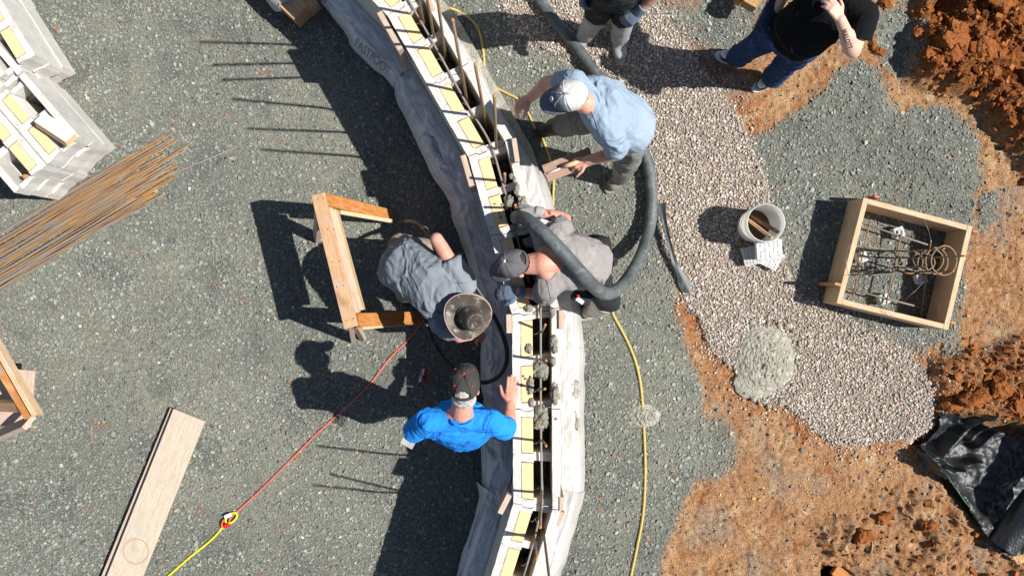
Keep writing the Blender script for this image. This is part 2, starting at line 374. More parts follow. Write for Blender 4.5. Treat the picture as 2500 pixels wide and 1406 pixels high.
def zones(P):
    p3 = np.column_stack([P, np.zeros(len(P))])
    wob = np.stack([fbm(p3*3.1, 4), fbm(p3*3.1+40, 4)], 1)*.11+np.stack([pnoise(p3*22), pnoise(p3*22+60)], 1)*.016
    Q = P+wob*.8
    soil = sstep(-.03, .03, sdf(Q, SOIL))
    dk = np.zeros(len(P))
    for pl, w in ((DARK2, .05), (DARK3, .06), (DARK4, .12), (DARK5, .2), (DARK6, .07), (DARK7, .05)):
        dk = np.maximum(dk, sstep(-w, w*.6, sdf(Q, pl)+.03*pnoise(p3*9+5)))
    pea = sstep(-.02, .02, sdf(P+wob*.45, PEA))
    near = np.exp(-np.maximum(sdf(P, SOIL), -.6)**2/.05)*(1-soil)
    dark = np.maximum((1-soil)*1.0, dk)
    heap = sstep(-.10, .10, sdf(Q, HEAP)); churn = sstep(-.08, .08, sdf(Q, CHURN)); burn = sstep(-.10, .12, sdf(Q, BURN))
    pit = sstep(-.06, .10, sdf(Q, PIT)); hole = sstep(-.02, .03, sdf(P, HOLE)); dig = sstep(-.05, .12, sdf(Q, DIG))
    halo = np.exp(-np.clip(np.where(dk > .5, 0, -np.max([sdf(Q, q) for q in (DARK2, DARK3, DARK5, DARK6)]+[-sdf(Q, SOIL)], axis=0)), 0, 9)/.10)*soil
    return p3, dark, pea, soil, heap, churn, burn, pit, hole, dig, halo, np.exp(-np.clip(-sdf(P+wob*.45, PEA), 0, 9)/.065)
DUST = [(820, 300, 130), (700, 330, 150), (420, 660, 130), (470, 1000, 230), (250, 860, 190), (640, 1160, 180), (100, 770, 140), (560, 90, 90), (860, 1260, 90), (330, 60, 70), (1540, 1250, 70), (1600, 690, 60), (1480, 600, 50)]
def dusty(P):
    p3 = np.column_stack([P, P[:, 0]*0]); d = sstep(.02, .40, fbm(p3*1.1+30, 4))*.7; Q = P+.35*np.stack([fbm(p3*1.7+12, 3), fbm(p3*1.7+82, 3)], 1)
    for x, y, r in DUST:
        c = np.array([(x-1250)*S0, -(y-703)*S0]); d = np.maximum(d, np.exp(-((Q-c)**2).sum(1)/(r*S0)**2)*(.75+.5*pnoise(p3*2.6)))
    return np.clip(d, 0, 1)
def worley(P, s, seed):
    g = np.floor(P*s).astype(int); best = np.full(len(P), 9.); best2 = best.copy(); idx = np.zeros(len(P), int)
    for dx in (-1, 0, 1):
        for dy in (-1, 0, 1):
            cx, cy = g[:, 0]+dx, g[:, 1]+dy
            h = _perm[(_perm[(cx+seed) & 255]+cy) & 255]; h2 = _perm[(h+77) & 255]
            px, py = cx+.15+.7*h/255, cy+.15+.7*h2/255
            d = np.hypot(P[:, 0]*s-px, P[:, 1]*s-py)
            m = d < best; best2 = np.where(m, best, np.minimum(best2, d)); best = np.where(m, d, best); idx = np.where(m, h, idx)
    return best, best2, idx
def clods(P, s, seed):
    p3 = np.column_stack([P, P[:, 0]*0]); Q = P+np.stack([pnoise(p3*s*1.3), pnoise(p3*s*1.3+33)], 1)*.35/s
    a, b, i = worley(Q, s, seed); return np.clip(1-a*1.15, 0, 1)**.6*(.25+.75*i/255.)
def height(P, Z=None):
    p3, dark, pea, soil, heap, churn, burn, pit, hole, dig, halo, _h = Z or zones(P)
    bare = soil*(1-dark)*(1-pea)
    h = .012*fbm(p3*.9, 3)+.004*fbm(p3*14, 3)+bare*(.022*fbm(p3*3, 4)+.013*fbm(p3*17, 3)-.010*sstep(.15, .5, fbm(p3*26+3, 2))+.005*pnoise(p3*38))
    a, b, _ = worley(P+np.stack([pnoise(p3*6), pnoise(p3*6+9)], 1)*.05, 7.5, 3)
    crk = bare*sstep(.1, .6, fbm(p3*1.4+8, 2)+.35)*(1-np.maximum(heap, np.maximum(churn, burn)))
    h -= crk*.016*np.exp(-((b-a)/.07)**2)
    h += pea*(.018+.02*np.maximum(fbm(p3*1.7+3, 3), -.4))
    c1, c2, c3 = clods(P, 4.2, 11), clods(P, 9.5, 23), clods(P, 22, 41)
    rdg = 1-2*np.abs(fbm(p3*4.5+3, 4)); rd2 = 1-2*np.abs(fbm(p3*12+9, 3))
    h += heap*(.08*c1+.06*c2+.02*c3+.06+.10*fbm(p3*1.6, 3)+.07*rdg+.035*rd2+.014*fbm(p3*36, 3))
    h += churn*(.05*c1+.04*c2+.02*c3+.05*rdg+.03*rd2)+burn*(.015*c1*(1-hole)+.012*c2+.010*c3-.03+.085*rdg*sstep(-.1, .3, fbm(p3*2.3+60, 2))+.032*rd2)
    h -= pit*.16+hole*.28+dig*.24
    h += np.where(dark > .5, .03*np.maximum(fbm(p3*4+70, 3), 0)*soil, 0)
    return h
def axis(lo, hi, st, far):
    c = [lo]; d = st
    while c[-1] > -far: d *= 1.16; c.append(c[-1]-d)
    e = [hi]; d = st
    while e[-1] < far: d *= 1.16; e.append(e[-1]+d)
    return np.concatenate([np.array(c[1:])[::-1], np.arange(lo, hi+1e-6, st), np.array(e[1:])])
xs = axis(-4.4, 4.4, .0125, 60); ys = axis(-2.6, 2.6, .0125, 60)
GX, GY = np.meshgrid(xs, ys); P = np.column_stack([GX.ravel(), GY.ravel()])
Z = zones(P); p3, dark, pea, soil, heap, churn, burn, pit, hole, dig, halo, _h = Z
gh = height(P, Z)
def mix(a, b, t): return a*(1-t[:, None])+np.asarray(b)*t[:, None]
n1, n2, n3 = fbm(p3*1.3+2, 4), fbm(p3*5+11, 4), fbm(p3*21+4, 3)
cs = np.tile(np.array([.345, .185, .088]), (len(P), 1))
cs = mix(cs, [.41, .245, .128], sstep(-.1, .45, n1)); cs = mix(cs, [.30, .115, .042], sstep(.08, .45, n2)*.7)
edge = np.exp(-(np.minimum(np.abs(sdf(P, PEA)), .5)/.13)**2)*soil
cs = mix(cs, [.31, .098, .027], np.clip(edge*(.5+n2), 0, .85)); cs = mix(cs, [.32, .27, .21], sstep(.10, .45, n3)*.5); cs = mix(cs, [.19, .078, .029], sstep(.10, .45, fbm(p3*13+61, 4))*.6); cs = mix(cs, [.50, .35, .20], sstep(.12, .45, fbm(p3*7+21, 4))*.6); cs = mix(cs, [.22, .21, .175], sstep(.05, .42, fbm(p3*2.2+201, 4))*.5*(1-heap))
rough = np.maximum(heap, np.maximum(churn*.75, burn*.25))
cs = mix(cs, [.205, .066, .019], np.clip(heap*.95+.0*n1, 0, 1)); cs = mix(cs, [.27, .112, .042], churn*.75*(1-heap))
cs = mix(cs, [.30, .13, .05], heap*sstep(.0, .5, n2)*.7); cs = mix(cs, [.12, .055, .022], np.maximum(heap, churn)*sstep(.15, .5, n3)*.6)
cg = np.tile(np.array([.168, .176, .152]), (len(P), 1))
cg = mix(cg, [.238, .238, .192], dusty(P)*.9); cg = mix(cg, [.115, .128, .120], sstep(.05, .4, fbm(p3*2.7+70, 3))*.7)
cg = mix(cg, [.24, .135, .075], sstep(.40, .55, fbm(p3*5+90, 3))*.6); cg = mix(cg, [.30, .30, .28], sstep(.42, .62, fbm(p3*4+140, 4))*.3)
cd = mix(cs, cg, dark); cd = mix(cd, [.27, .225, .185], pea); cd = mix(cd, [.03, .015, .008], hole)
nx, ny = len(xs), len(ys); ii = np.arange(nx*ny).reshape(ny, nx)
F = np.stack([ii[:-1, :-1], ii[:-1, 1:], ii[1:, 1:], ii[1:, :-1]], -1).reshape(-1, 4)
M_ground = mat('ground_soil_and_stone', tint=True, rough=.95, noise=[(160, (.035, .032, .028), .60, .72), (90, (.30, .29, .265), .68, .78)], spec=.12, bump=(150, .9))
t_ = M_ground.node_tree; bs_ = t_.nodes['Principled BSDF']; src_ = bs_.inputs['Base Color'].links[0].from_socket
tc_ = t_.nodes.new('ShaderNodeTexCoord'); vo_ = t_.nodes.new('ShaderNodeTexVoronoi'); vo_.inputs['Scale'].default_value = 85; t_.links.new(tc_.outputs['Object'], vo_.inputs['Vector'])
hs_ = t_.nodes.new('ShaderNodeSeparateColor'); t_.links.new(vo_.outputs['Color'], hs_.inputs[0])
mr_ = t_.nodes.new('ShaderNodeMapRange'); mr_.inputs[3].default_value = .72; mr_.inputs[4].default_value = 1.28; t_.links.new(hs_.outputs[0], mr_.inputs[0])
mm_ = t_.nodes.new('ShaderNodeVectorMath'); mm_.operation = 'SCALE'; t_.links.new(src_, mm_.inputs[0]); t_.links.new(mr_.outputs[0], mm_.inputs[3]); t_.links.new(mm_.outputs[0], bs_.inputs['Base Color'])
bp_ = t_.nodes.new('ShaderNodeBump'); bp_.inputs['Strength'].default_value = .55; bp_.inputs['Distance'].default_value = .012; bp_.invert = True
t_.links.new(vo_.outputs['Distance'], bp_.inputs['Height']); t_.links.new(bs_.inputs['Normal'].links[0].from_socket, bp_.inputs['Normal']); t_.links.new(bp_.outputs[0], bs_.inputs['Normal'])
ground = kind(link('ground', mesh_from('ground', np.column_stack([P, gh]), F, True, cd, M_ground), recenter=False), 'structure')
ix, iy = np.searchsorted(xs, [-4.4, 4.4]), np.searchsorted(ys, [-2.6, 2.6])
GH = gh.reshape(ny, nx)
def gz(x, y):
    i = int(np.clip(np.searchsorted(xs, x), 1, nx-1)); j = int(np.clip(np.searchsorted(ys, y), 1, ny-1)); return float(GH[j, i])
def G(px, py, dz=0.0):
    w = W(px, py, 0); return Vector((w.x, w.y, gz(w.x, w.y)+dz))

# loose stone: thousands of chips and pebbles, each a small solid
M_chip = mat('crushed_basalt', tint=True, rough=.85, spec=.25, bump=(90, .3))
M_peb = mat('river_pebble', tint=True, rough=.7, spec=.3)
def scatter(name, P, size, flat, cols, base_v, base_f, m, jitter=.25, tilt=.35, smooth=False, sink=.25, asp=(.6, 1.0)):
    n = len(P); k = len(base_v)
    Z = height(P)
    sc = np.stack([size, size*rng.uniform(*asp, n), size*flat], 1)
    v = base_v[None]*(1+rng.uniform(-jitter, jitter, (n, k, 3)))*sc[:, None, :]
    a, b, c = rng.uniform(0, 2*math.pi, n), rng.normal(0, tilt, n), rng.normal(0, tilt, n)
    def rot(v, i, j, an):
        o = v.copy(); ca, sa = np.cos(an)[:, None], np.sin(an)[:, None]
        o[:, :, i] = v[:, :, i]*ca-v[:, :, j]*sa; o[:, :, j] = v[:, :, i]*sa+v[:, :, j]*ca; return o
    v = rot(rot(rot(v, 1, 2, b), 0, 2, c), 0, 1, a)
    v[:, :, :2] += P[:, None, :]; v[:, :, 2] += (Z+size*flat*(1-2*sink))[:, None]
    f = (base_f[None]+(np.arange(n)*k)[:, None, None]).reshape(-1, 3)
    return kind(link(name, mesh_from(name, v.reshape(-1, 3), f, smooth, np.repeat(cols, k, 0), m), recenter=False), 'stuff')
bm = bmesh.new(); bmesh.ops.create_icosphere(bm, subdivisions=1, radius=1); bm.verts.ensure_lookup_table()
ico_v = np.array([v.co for v in bm.verts]); ico_f = np.array([[v.index for v in f.verts] for f in bm.faces]); bm.free()
cu = np.array([[x, y, z] for x in (-1, 1) for y in (-1, 1) for z in (-1, 1)], float)*.75
cu_f = np.array([[0, 1, 3], [0, 3, 2], [4, 6, 7], [4, 7, 5], [0, 4, 5], [0, 5, 1], [2, 3, 7], [2, 7, 6], [0, 2, 6], [0, 6, 4], [1, 5, 7], [1, 7, 3]])
def pick(n, cond):
    P = np.column_stack([rng.uniform(-4.4, 4.4, n), rng.uniform(-2.55, 2.55, n)]); return P[cond(zones(P))]
# crushed grey gravel
Pd = pick(250000, lambda z: (z[1]+.30*z[10] > rng.uniform(.2, .98, len(z[1]))) & (z[2] < .5) & (z[8] < .3))
dens = sstep(-.45, .25, fbm(np.column_stack([Pd, Pd[:, 0]*0])*1.6+50, 3)); dust = dusty(Pd); Pd = Pd[rng.uniform(0, 1, len(Pd)) < (.40+.60*dens)*(1-.62*dust)]
n = len(Pd); base = np.array([.207, .217, .190])*rng.lognormal(0, .24, (n, 1))*(1+.30*np.clip(fbm(np.column_stack([Pd, Pd[:, 0]*0])*1.1+30, 3), -.5, .6))[:, None]*rng.normal(1, .04, (n, 3))
w = rng.uniform(0, 1, n); base[w < .06] = np.array([.20, .19, .145]); base[w > .992] = np.array([.36, .36, .32]); base[(w > .982) & (w < .992)] = np.array([.26, .13, .07])
gravel = scatter('gravel', Pd, np.clip(rng.lognormal(math.log(.0066), .42, n), .0032, .020), .45, np.clip(base, .02, .5), cu, cu_f, M_chip, .45)
# pea gravel
Pp = pick(300000, lambda z: (z[2] > .6) | (rng.uniform(0, 1, len(z[2])) < .46*z[11]))[:44000]
n = len(Pp); pal = np.array([[.50, .43, .36], [.42, .36, .31], [.36, .335, .31], [.55, .49, .43], [.46, .35, .29], [.30, .29, .275], [.58, .55, .50], [.40, .30, .19]])
cp = pal[rng.integers(0, len(pal), n)]*rng.lognormal(0, .16, (n, 1))
pea_o = scatter('pea_gravel', Pp, np.clip(rng.lognormal(math.log(.0082), .28, n), .0045, .017), .62, np.clip(cp, .05, .7), ico_v, ico_f, M_peb, .12, .5, True, .12, (.6, .95))
# stray stones on the clay
Ps = pick(70000, lambda z: (z[3] > .5) & (z[1] < .5) & (z[2] < .5) & (z[7] < .4) & (z[8] < .2) & (rng.uniform(0, 1, len(z[1])) < .30-.15*z[4]))
n = len(Ps); cs_ = np.where(rng.uniform(0, 1, (n, 1)) < .45, np.array([[.13, .14, .135]]), np.array([[.34, .20, .10]]))*rng.lognormal(0, .35, (n, 1))
scatter('scattered_stones', Ps, np.clip(rng.lognormal(math.log(.0056), .45, n), .003, .015), .6, np.clip(cs_, .03, .6), cu, cu_f, M_chip, .4)
# crumbs of clay in the dug-up places
M_clay = mat('crumbly_clay', tint=True, rough=.97, spec=.05, bump=(70, .8))
Pc = pick(90000, lambda z: (rng.uniform(0, 1, len(z[1])) < np.maximum(z[4], np.maximum(z[5]*.6, z[6]*.14))*.75) & (z[7] < .3) & (z[8] < .3))[:11000]
n = len(Pc); cc = np.array([.235, .085, .027])*rng.lognormal(0, .28, (n, 1))*rng.normal(1, .05, (n, 3))
scatter('clay_crumbs', Pc, np.clip(rng.lognormal(math.log(.010), .55, n), .004, .045), .75, np.clip(cc, .02, .5), cu, cu_f, M_clay, .5, .6, False, .3)

# ---------------------------------------------------------------- big clods thrown up on the dug heap
def lump(name, c, r, m, squash=.7, seed=0, parent=None, detail=5, rough=.62):
    bm = bmesh.new(); bmesh.ops.create_icosphere(bm, subdivisions=detail, radius=1)
    v = np.array([q.co for q in bm.verts]); f = np.array([[q.index for q in t.verts] for t in bm.faces]); bm.free()
    rs = np.random.default_rng(seed); pn = rs.normal(size=(15, 3)); pn /= np.linalg.norm(pn, axis=1)[:, None]; hh = rs.uniform(.62, 1.0, 15)
    dt = v@pn.T; d = np.min(np.where(dt > .05, hh/np.maximum(dt, .05), 9), axis=1); d = np.minimum(d, 1.25)
    d = d*(1+rough*.7*fbm(v*1.9+seed*7.7, 4)+.30*rough*(1-2*np.abs(fbm(v*5+seed*3.1, 3)))); sx, sy = rs.uniform(.8, 1.25), rs.uniform(.75, 1.1)
    v = v*d[:, None]*np.array([sx, sy, squash])*r
    return link(name, mesh_from(name, v+np.array(c), f, True, None, m), parent)
M_clod = mat('clay_clod', (.26, .094, .031), .97, [(9, (.19, .062, .018), .4, .65), (16, (.38, .19, .085), .58, .75)], spec=.05, bump=(38, 1.0))
for i, (x, y, r) in enumerate([(2240, 150, .075), (2268, 122, .10), (2305, 105, .11), (2322, 128, .075), (2255, 165, .06), (2290, 150, .08), (2375, 135, .11), (2352, 95, .07), (2222, 92, .06), (2440, 155, .09), (2395, 190, .085), (2450, 60, .10), (2400, 30, .11), (2480, 205, .10), (2160, 10, .05), (2130, 110, .045), (2148, 128, .05), (2350, 970, .09), (2420, 940, .10), (2465, 985, .08), (2310, 985, .06), (2150, 1262, .075), (2260, 1280, .06), (2100, 1300, .08)]):
    g = 'clods on the dug-up heap' if y < 300 else 'clods along the torn edge'
    lb = 'crumbly red clay clod on the dug-up heap beyond the black-shirted man' if y < 300 else 'crumbly brown clay clod on the torn ground near the black fabric'
    tag(lump('soil_clod', G(x, y, r*.15), r*(.78 if y < 300 else .9), M_clod, .75, 50+i), lb, 'clod', g)
tag(lump('stone', G(2482, 1357, .03), .055, mat('tan_stone', (.50, .31, .15), .9, [(20, (.36, .2, .09), .5, .7)], bump=(60, .5)), .6, 90), 'tan orange stone beside the end of the rolled black fabric', 'stone')
for i, pts in enumerate([[(2198, 1235), (2215, 1255), (2232, 1268)], [(2318, 1255), (2340, 1275), (2362, 1285)], [(2288, 1265), (2295, 1295), (2330, 1303)], [(2352, 1272), (2370, 1265), (2388, 1255)], [(2124, 1290), (2125, 1320), (2123, 1345)], [(2374, 822), (2365, 850), (2380, 890)], [(2270, 880), (2300, 905), (2330, 918)], [(2188, 1105), (2215, 1088), (2212, 1100)], [(2255, 1382), (2270, 1375), (2268, 1392)], [(2330, 92), (2350, 102), (2368, 110)]]):
    tag(tube('root', spline([G(x, y, .012) for x, y in pts], 5), .0035, M_root, sides=5), 'thin dry root lying on the bare clay', 'root', 'dry roots on the clay')

# ---------------------------------------------------------------- the curved block wall
HW, BW, BH = 1.05, .32, .21
SW = (CAMH-HW)/FPX
def w2(px, py): return np.array([(px-1250)*SW, -(py-703)*SW])
inner = [np.array(q, float) for q in ((667, -242), (947, 42), (1143, 385), (1249.5, 770), (1252, 1230), (1134, 1610))]
dirs = [(inner[i+1]-inner[i])/np.linalg.norm(inner[i+1]-inner[i]) for i in range(5)]
def nrm(d): return np.array([d[1], -d[0]])          # towards the outer (right) side, pixel space
cen = []
for i in range(6):
    if i == 0: m_ = nrm(dirs[0])*59
    elif i == 5: m_ = nrm(dirs[4])*59
    else:
        a, b = nrm(dirs[i-1]), nrm(dirs[i]); h = (a+b)/np.linalg.norm(a+b); m_ = h*59/(h@a)
    cen.append(inner[i]+m_)
cen = [w2(*q) for q in cen]
wall = thing('block_wall', 'curved wall of pale concrete blocks with yellow foam inserts and open cells', 'wall', (float(cen[3][0]), float(cen[3][1]), 0))

def grid_box(x0, x1, y0, y1, z0, z1, st):
    """closed box with gridded faces"""
    nx_, ny_, nz_ = (max(1, int(round(abs(b-a)/st))) for a, b in ((x0, x1), (y0, y1), (z0, z1)))
    V, F, key = [], [], {}
    def vid(i, j, k):
        q = (i, j, k)
        if q not in key: key[q] = len(V); V.append((x0+(x1-x0)*i/nx_, y0+(y1-y0)*j/ny_, z0+(z1-z0)*k/nz_))
        return key[q]
    for i in range(nx_):
        for j in range(ny_):
            F.append((vid(i, j, nz_), vid(i+1, j, nz_), vid(i+1, j+1, nz_), vid(i, j+1, nz_)))
            F.append((vid(i, j, 0), vid(i, j+1, 0), vid(i+1, j+1, 0), vid(i+1, j, 0)))
    for i in range(nx_):
        for k in range(nz_):
            F.append((vid(i, 0, k), vid(i+1, 0, k), vid(i+1, 0, k+1), vid(i, 0, k+1)))
            F.append((vid(i, ny_, k), vid(i, ny_, k+1), vid(i+1, ny_, k+1), vid(i+1, ny_, k)))
    for j in range(ny_):
        for k in range(nz_):
            F.append((vid(0, j, k), vid(0, j, k+1), vid(0, j+1, k+1), vid(0, j+1, k)))
            F.append((vid(nx_, j, k), vid(nx_, j+1, k), vid(nx_, j+1, k+1), vid(nx_, j, k+1)))
    return V, F
WEB = ((0, .072), (.452, .540), (.928, 1.0)); FOAMF = ((.079, .445), (.547, .921))
def zig(t):                 # tongue-and-groove end profile, in metres
    t = (t+.16)/.32
    return .016*(sstep(.16, .22, t)-sstep(.40, .46, t))+.012*(sstep(.62, .66, t)-sstep(.78, .84, t))-.006
def block_geo(L, top, st, h=BH):
    V, F = [], []
    def add(f0, f1, t0, t1, z0, z1):
        v, f = grid_box(f0*L, f1*L, t0, t1, z0, z1, st); o = len(V); V.extend(v); F.extend([tuple(i+o for i in q) for q in f])
    add(0, 1, -.16, -.105, 0, h); add(0, 1, .105, .16, 0, h)
    for a, b in WEB:
        add(a, b, -.105, -.020, 0, h-(.001 if top else 0)); add(a, b, -.020, .105, 0, h-(.075 if top else .02))
    V = np.array(V)
    g = .0025
    wgt = np.exp(-V[:, 0]/.03)*1.0; wg2 = np.exp(-(L-V[:, 0])/.03)
    V[:, 0] += (zig(V[:, 1])+g)*wgt+(zig(V[:, 1])-g)*wg2
    return V, np.array(F)
def rough_up(V, amp, seed):
    q = V*9+seed*3.7; n = np.stack([pnoise(q), pnoise(q+31), pnoise(q+67)], 1); q2 = V*34+seed
    n2 = np.stack([pnoise(q2), pnoise(q2+31), pnoise(q2+67)], 1); return V+amp*n+amp*.7*n2
def seg_map(i, half):
    """block-local (s, t, z) of half block `half` of wall segment i -> world"""
    a, b = cen[i], cen[i+1]; d = (b-a)/np.linalg.norm(b-a); n = np.array([-d[1], d[0]]); L = np.linalg.norm(b-a)
    def mit(j):
        if j in (0, 5): return 0
        d0 = (cen[j]-cen[j-1]); d1 = (cen[j+1]-cen[j]); d0 = d0/np.linalg.norm(d0); d1 = d1/np.linalg.norm(d1)
        an = math.atan2(d0[0]*d1[1]-d0[1]*d1[0], d0@d1)/2; return math.tan(an)
    m0, m1 = mit(i), -mit(i+1)
    sA, sB = (0, L/2) if half == 0 else (L/2, L); k0 = m0 if half == 0 else 0; k1 = 0 if half == 0 else m1
    def f(V):
        s, t = V[:, 0], V[:, 1]; u = s/(sB-sA)
        s2 = sA+s+t*(k0*(1-u)+k1*u)
        return np.column_stack([a[0]+d[0]*s2+n[0]*t, a[1]+d[1]*s2+n[1]*t, V[:, 2]])
    return f, sB-sA
# inner (foam) side must be on the left: n points left of travel, travel is down the picture -> n is to +x; t<0 is the left shell
NC = 4
for i in range(5):
    for half in (0, 1):
        f, L = seg_map(i, half)
        if i == 0 and half == 0: continue
        for c in range(NC):
            top = c == NC-1; z0 = HW-BH*(NC-c); key = i*2+half+c*13
            V, F = block_geo(L, top, .016 if top else .055); V = rough_up(V, .0022 if top else .001, key); V[:, 2] += z0
            b = link('block', mesh_from('block', f(V), F, False, None, M_blk), wall)
            if top:
                for fa, fb in FOAMF:
                    bm = bmesh.new(); bmesh.ops.create_cube(bm, size=1)
                    for v in bm.verts: v.co = Vector(((fa+(fb-fa)*(v.co.x+.5))*L, -.1035+(.0795)*(v.co.y+.5), z0+BH-.16*(.5-v.co.z)+.004-.0))
                    bmesh.ops.bevel(bm, geom=bm.edges[:], offset=.003, segments=1, affect='EDGES')
                    me = bpy.data.meshes.new('foam_insert'); bm.to_mesh(me); bm.free()
                    co = np.array([v.co for v in me.vertices]); co = f(co); co[:, 2] += random.uniform(-.006, .002)
                    me.vertices.foreach_set('co', co.astype(np.float32).ravel()); me.materials.append(M_foam); link('foam_insert', me, b)
        # concrete already poured low in the cells
        V, F = grid_box(0, L, -.1, .1, .30, .42+.04*(i % 2), .03); V = np.array(V); V[:, 2] += .02*fbm(V*14+i, 3)
        link('concrete_fill', mesh_from('concrete_fill', f(V), np.array(F), True, None, M_wet), wall)
M_spl = mat('splashed_mortar', (.25, .24, .195), .7, [(60, (.16, .155, .125), .45, .62), (20, (.33, .315, .26), .5, .7)], bump=(80, 1.0))
def splash(px, py, rx, ry, h, z=HW, seed=1, par=wall, m=M_spl, name='concrete_splash'):
    s = (CAMH-z)/FPX; bm = bmesh.new(); bmesh.ops.create_icosphere(bm, subdivisions=4, radius=1)
    v = np.array([q.co for q in bm.verts]); f = np.array([[q.index for q in t.verts] for t in bm.faces]); bm.free()
    d = 1+.60*fbm(v*1.7+seed*5.1, 4)+.38*fbm(v*5.5+seed, 3)+.16*fbm(v*13+seed, 2); v = v*d[:, None]*np.array([rx*s, ry*s, h]); c = W(px, py, z)
    return link(name, mesh_from(name, v+np.array(c)+np.array([0, 0, h*.1]), f, True, None, m), par)
for k, (x, y, rx, ry, h, z) in enumerate([(1352, 832, 9, 15, .018, HW), (1354, 852, 8, 10, .02, HW), (1350, 882, 7, 11, .014, HW), (1354, 962, 11, 24, .03, HW), (1322, 903, 23, 18, .035, HW-.05), (1324, 1020, 20, 28, .04, HW-.06), (1316, 1000, 10, 9, .03, HW-.05), (1330, 915, 8, 12, .03, HW-.05), (1311, 1040, 9, 7, .03, HW-.03), (1292, 850, 8, 12, .015, HW), (1295, 942, 8, 20, .016, HW), (1298, 982, 6, 11, .014, HW), (1290, 752, 10, 9, .014, HW), (1342, 725, 12, 13, .03, HW), (1348, 762, 8, 12, .02, HW), (1275, 497, 12, 18, .03, HW), (1262, 462, 7, 16, .012, HW), (1248, 430, 5, 7, .008, HW), (1243, 493, 13, 17, .04, HW-.05), (1256, 440, 4, 8, .01, HW), (1298, 590, 22, 12, .03, HW-.05), (1300, 765, 8, 5, .02, HW-.04), (1250, 400, 3, 4, .006, HW), (1357, 1022, 4, 3, .005, HW), (1278, 918, 3, 3, .004, HW), (1284, 925, 4, 3, .005, HW), (1274, 940, 4, 4, .005, HW), (1226, 500, 4, 3, .003, HW+.003), (1222, 530, 3, 4, .003, HW+.003), (1219, 520, 2, 3, .003, HW+.003), (1208, 498, 4, 2, .003, HW+.003), (1230, 515, 2, 3, .003, HW+.003)]):
    splash(x, y, rx, ry, h, z, k+3)

# footing under the wall, and the printed plastic fabric that wraps it
def offset_line(t, z, n=8):
    """polyline of the wall's plan offset by t from the centre line (t<0 left)"""
    out = []
    for i in range(6):
        if i in (0, 5):
            d = cen[1]-cen[0] if i == 0 else cen[5]-cen[4]; d = d/np.linalg.norm(d); nn = np.array([-d[1], d[0]])*t
        else:
            d0 = cen[i]-cen[i-1]; d1 = cen[i+1]-cen[i]; d0 = d0/np.linalg.norm(d0); d1 = d1/np.linalg.norm(d1)
            a, b = np.array([-d0[1], d0[0]]), np.array([-d1[1], d1[0]]); h = (a+b)/np.linalg.norm(a+b); nn = h*t/(h@a)
        out.append(cen[i]+nn)
    return np.array(out)
Lo, Ro = offset_line(-.33, 0), offset_line(.33, 0)
V, F = [], []
for i in range(6):
    for q, z in ((Lo[i], -.02), (Lo[i], .17), (Ro[i], .17), (Ro[i], -.02)): V.append((q[0], q[1], z))
for i in range(5):
    for k in range(3): F.append((i*4+k, i*4+k+1, i*4+4+k+1, i*4+4+k))
tag(link('footing', mesh_from('footing', V, F, False, None, M_wet)), 'concrete strip footing under the curved block wall', 'footing')
def near_on(pl, p):
    best = None
    for i in range(len(pl)-1):
        a, b = pl[i], pl[i+1]; e = b-a; t = np.clip((p-a)@e/(e@e), 0, 1); q = a+t*e; d = np.linalg.norm(p-q)
        if best is None or d < best[0]: best = (d, q)
    return best[1]
def sheet(name, outer, side, m, label, seed, zi=.225, zo=.05, lift=0, amp=.016, nv=26):
    pts = spline([Vector((x, y, 0)) for x, y in outer], 10)
    base = offset_line(-.163 if side < 0 else .163, 0)
    # even resampling
    P = np.array([W(p.x, p.y, zo)[:2] for p in pts]); seg = np.r_[0, np.cumsum(np.linalg.norm(np.diff(P, axis=0), axis=1))]
    nu = int(seg[-1]/.012); us = np.linspace(0, seg[-1], nu); P = np.column_stack([np.interp(us, seg, P[:, 0]), np.interp(us, seg, P[:, 1])])
    I = np.array([near_on(base, p) for p in P]); I = np.column_stack([np.convolve(np.pad(I[:, k], 6, 'edge'), np.ones(13)/13, 'valid') for k in (0, 1)])
    vs = np.linspace(0, 1, nv); UU, VV = np.meshgrid(us, vs, indexing='ij')
    X = I[:, None, :]*(1-vs)[None, :, None]+P[:, None, :]*vs[None, :, None]
    Zz = zo+(zi-zo)*(1-np.clip((VV-.55)/.45, 0, 1)**2.2)*(1-.12*VV)+lift
    wd = np.linalg.norm(P-I, axis=1)[:, None]*VV
    q = np.column_stack([UU.ravel(), wd.ravel(), np.full(UU.size, seed*3.3)])
    q2 = q+.08*np.stack([pnoise(q*5), pnoise(q*5+20), q[:, 2]*0], 1)
    dia = (q2[:, 0]*.75+q2[:, 1]*.9)
    fold = 1-2*np.abs(pnoise(np.column_stack([dia*11, q2[:, 1]*2.6-q2[:, 0]*1.5, q[:, 2]])))
    fold2 = 1-2*np.abs(pnoise(np.column_stack([q2[:, 0]*5, q2[:, 1]*16, q[:, 2]+4])))
    fold = fold*.75+.25*(1-2*np.abs(pnoise(np.column_stack([dia*24, q2[:, 1]*5-q2[:, 0]*3, q[:, 2]+8]))))
    Zz = Zz.ravel()+(amp*fold+amp*.8*fold2+amp*1.3*fbm(q*3, 3))*np.minimum(1, VV.ravel()*4+.15)
    V = np.column_stack([X.reshape(-1, 2), Zz])
    V[:, 0] += (.012*pnoise(q*6+40)*VV.ravel()); V[:, 1] += .012*pnoise(q*6+80)*VV.ravel()
    ii = np.arange(nu*nv).reshape(nu, nv); F = np.stack([ii[:-1, :-1], ii[1:, :-1], ii[1:, 1:], ii[:-1, 1:]], -1).reshape(-1, 4)
    if side > 0: F = F[:, ::-1]
    F = F if side < 0 else F
    return tag(link(name, mesh_from(name, V, F, True, None, m, np.column_stack([UU.ravel(), wd.ravel()]))), label, 'plastic sheet')
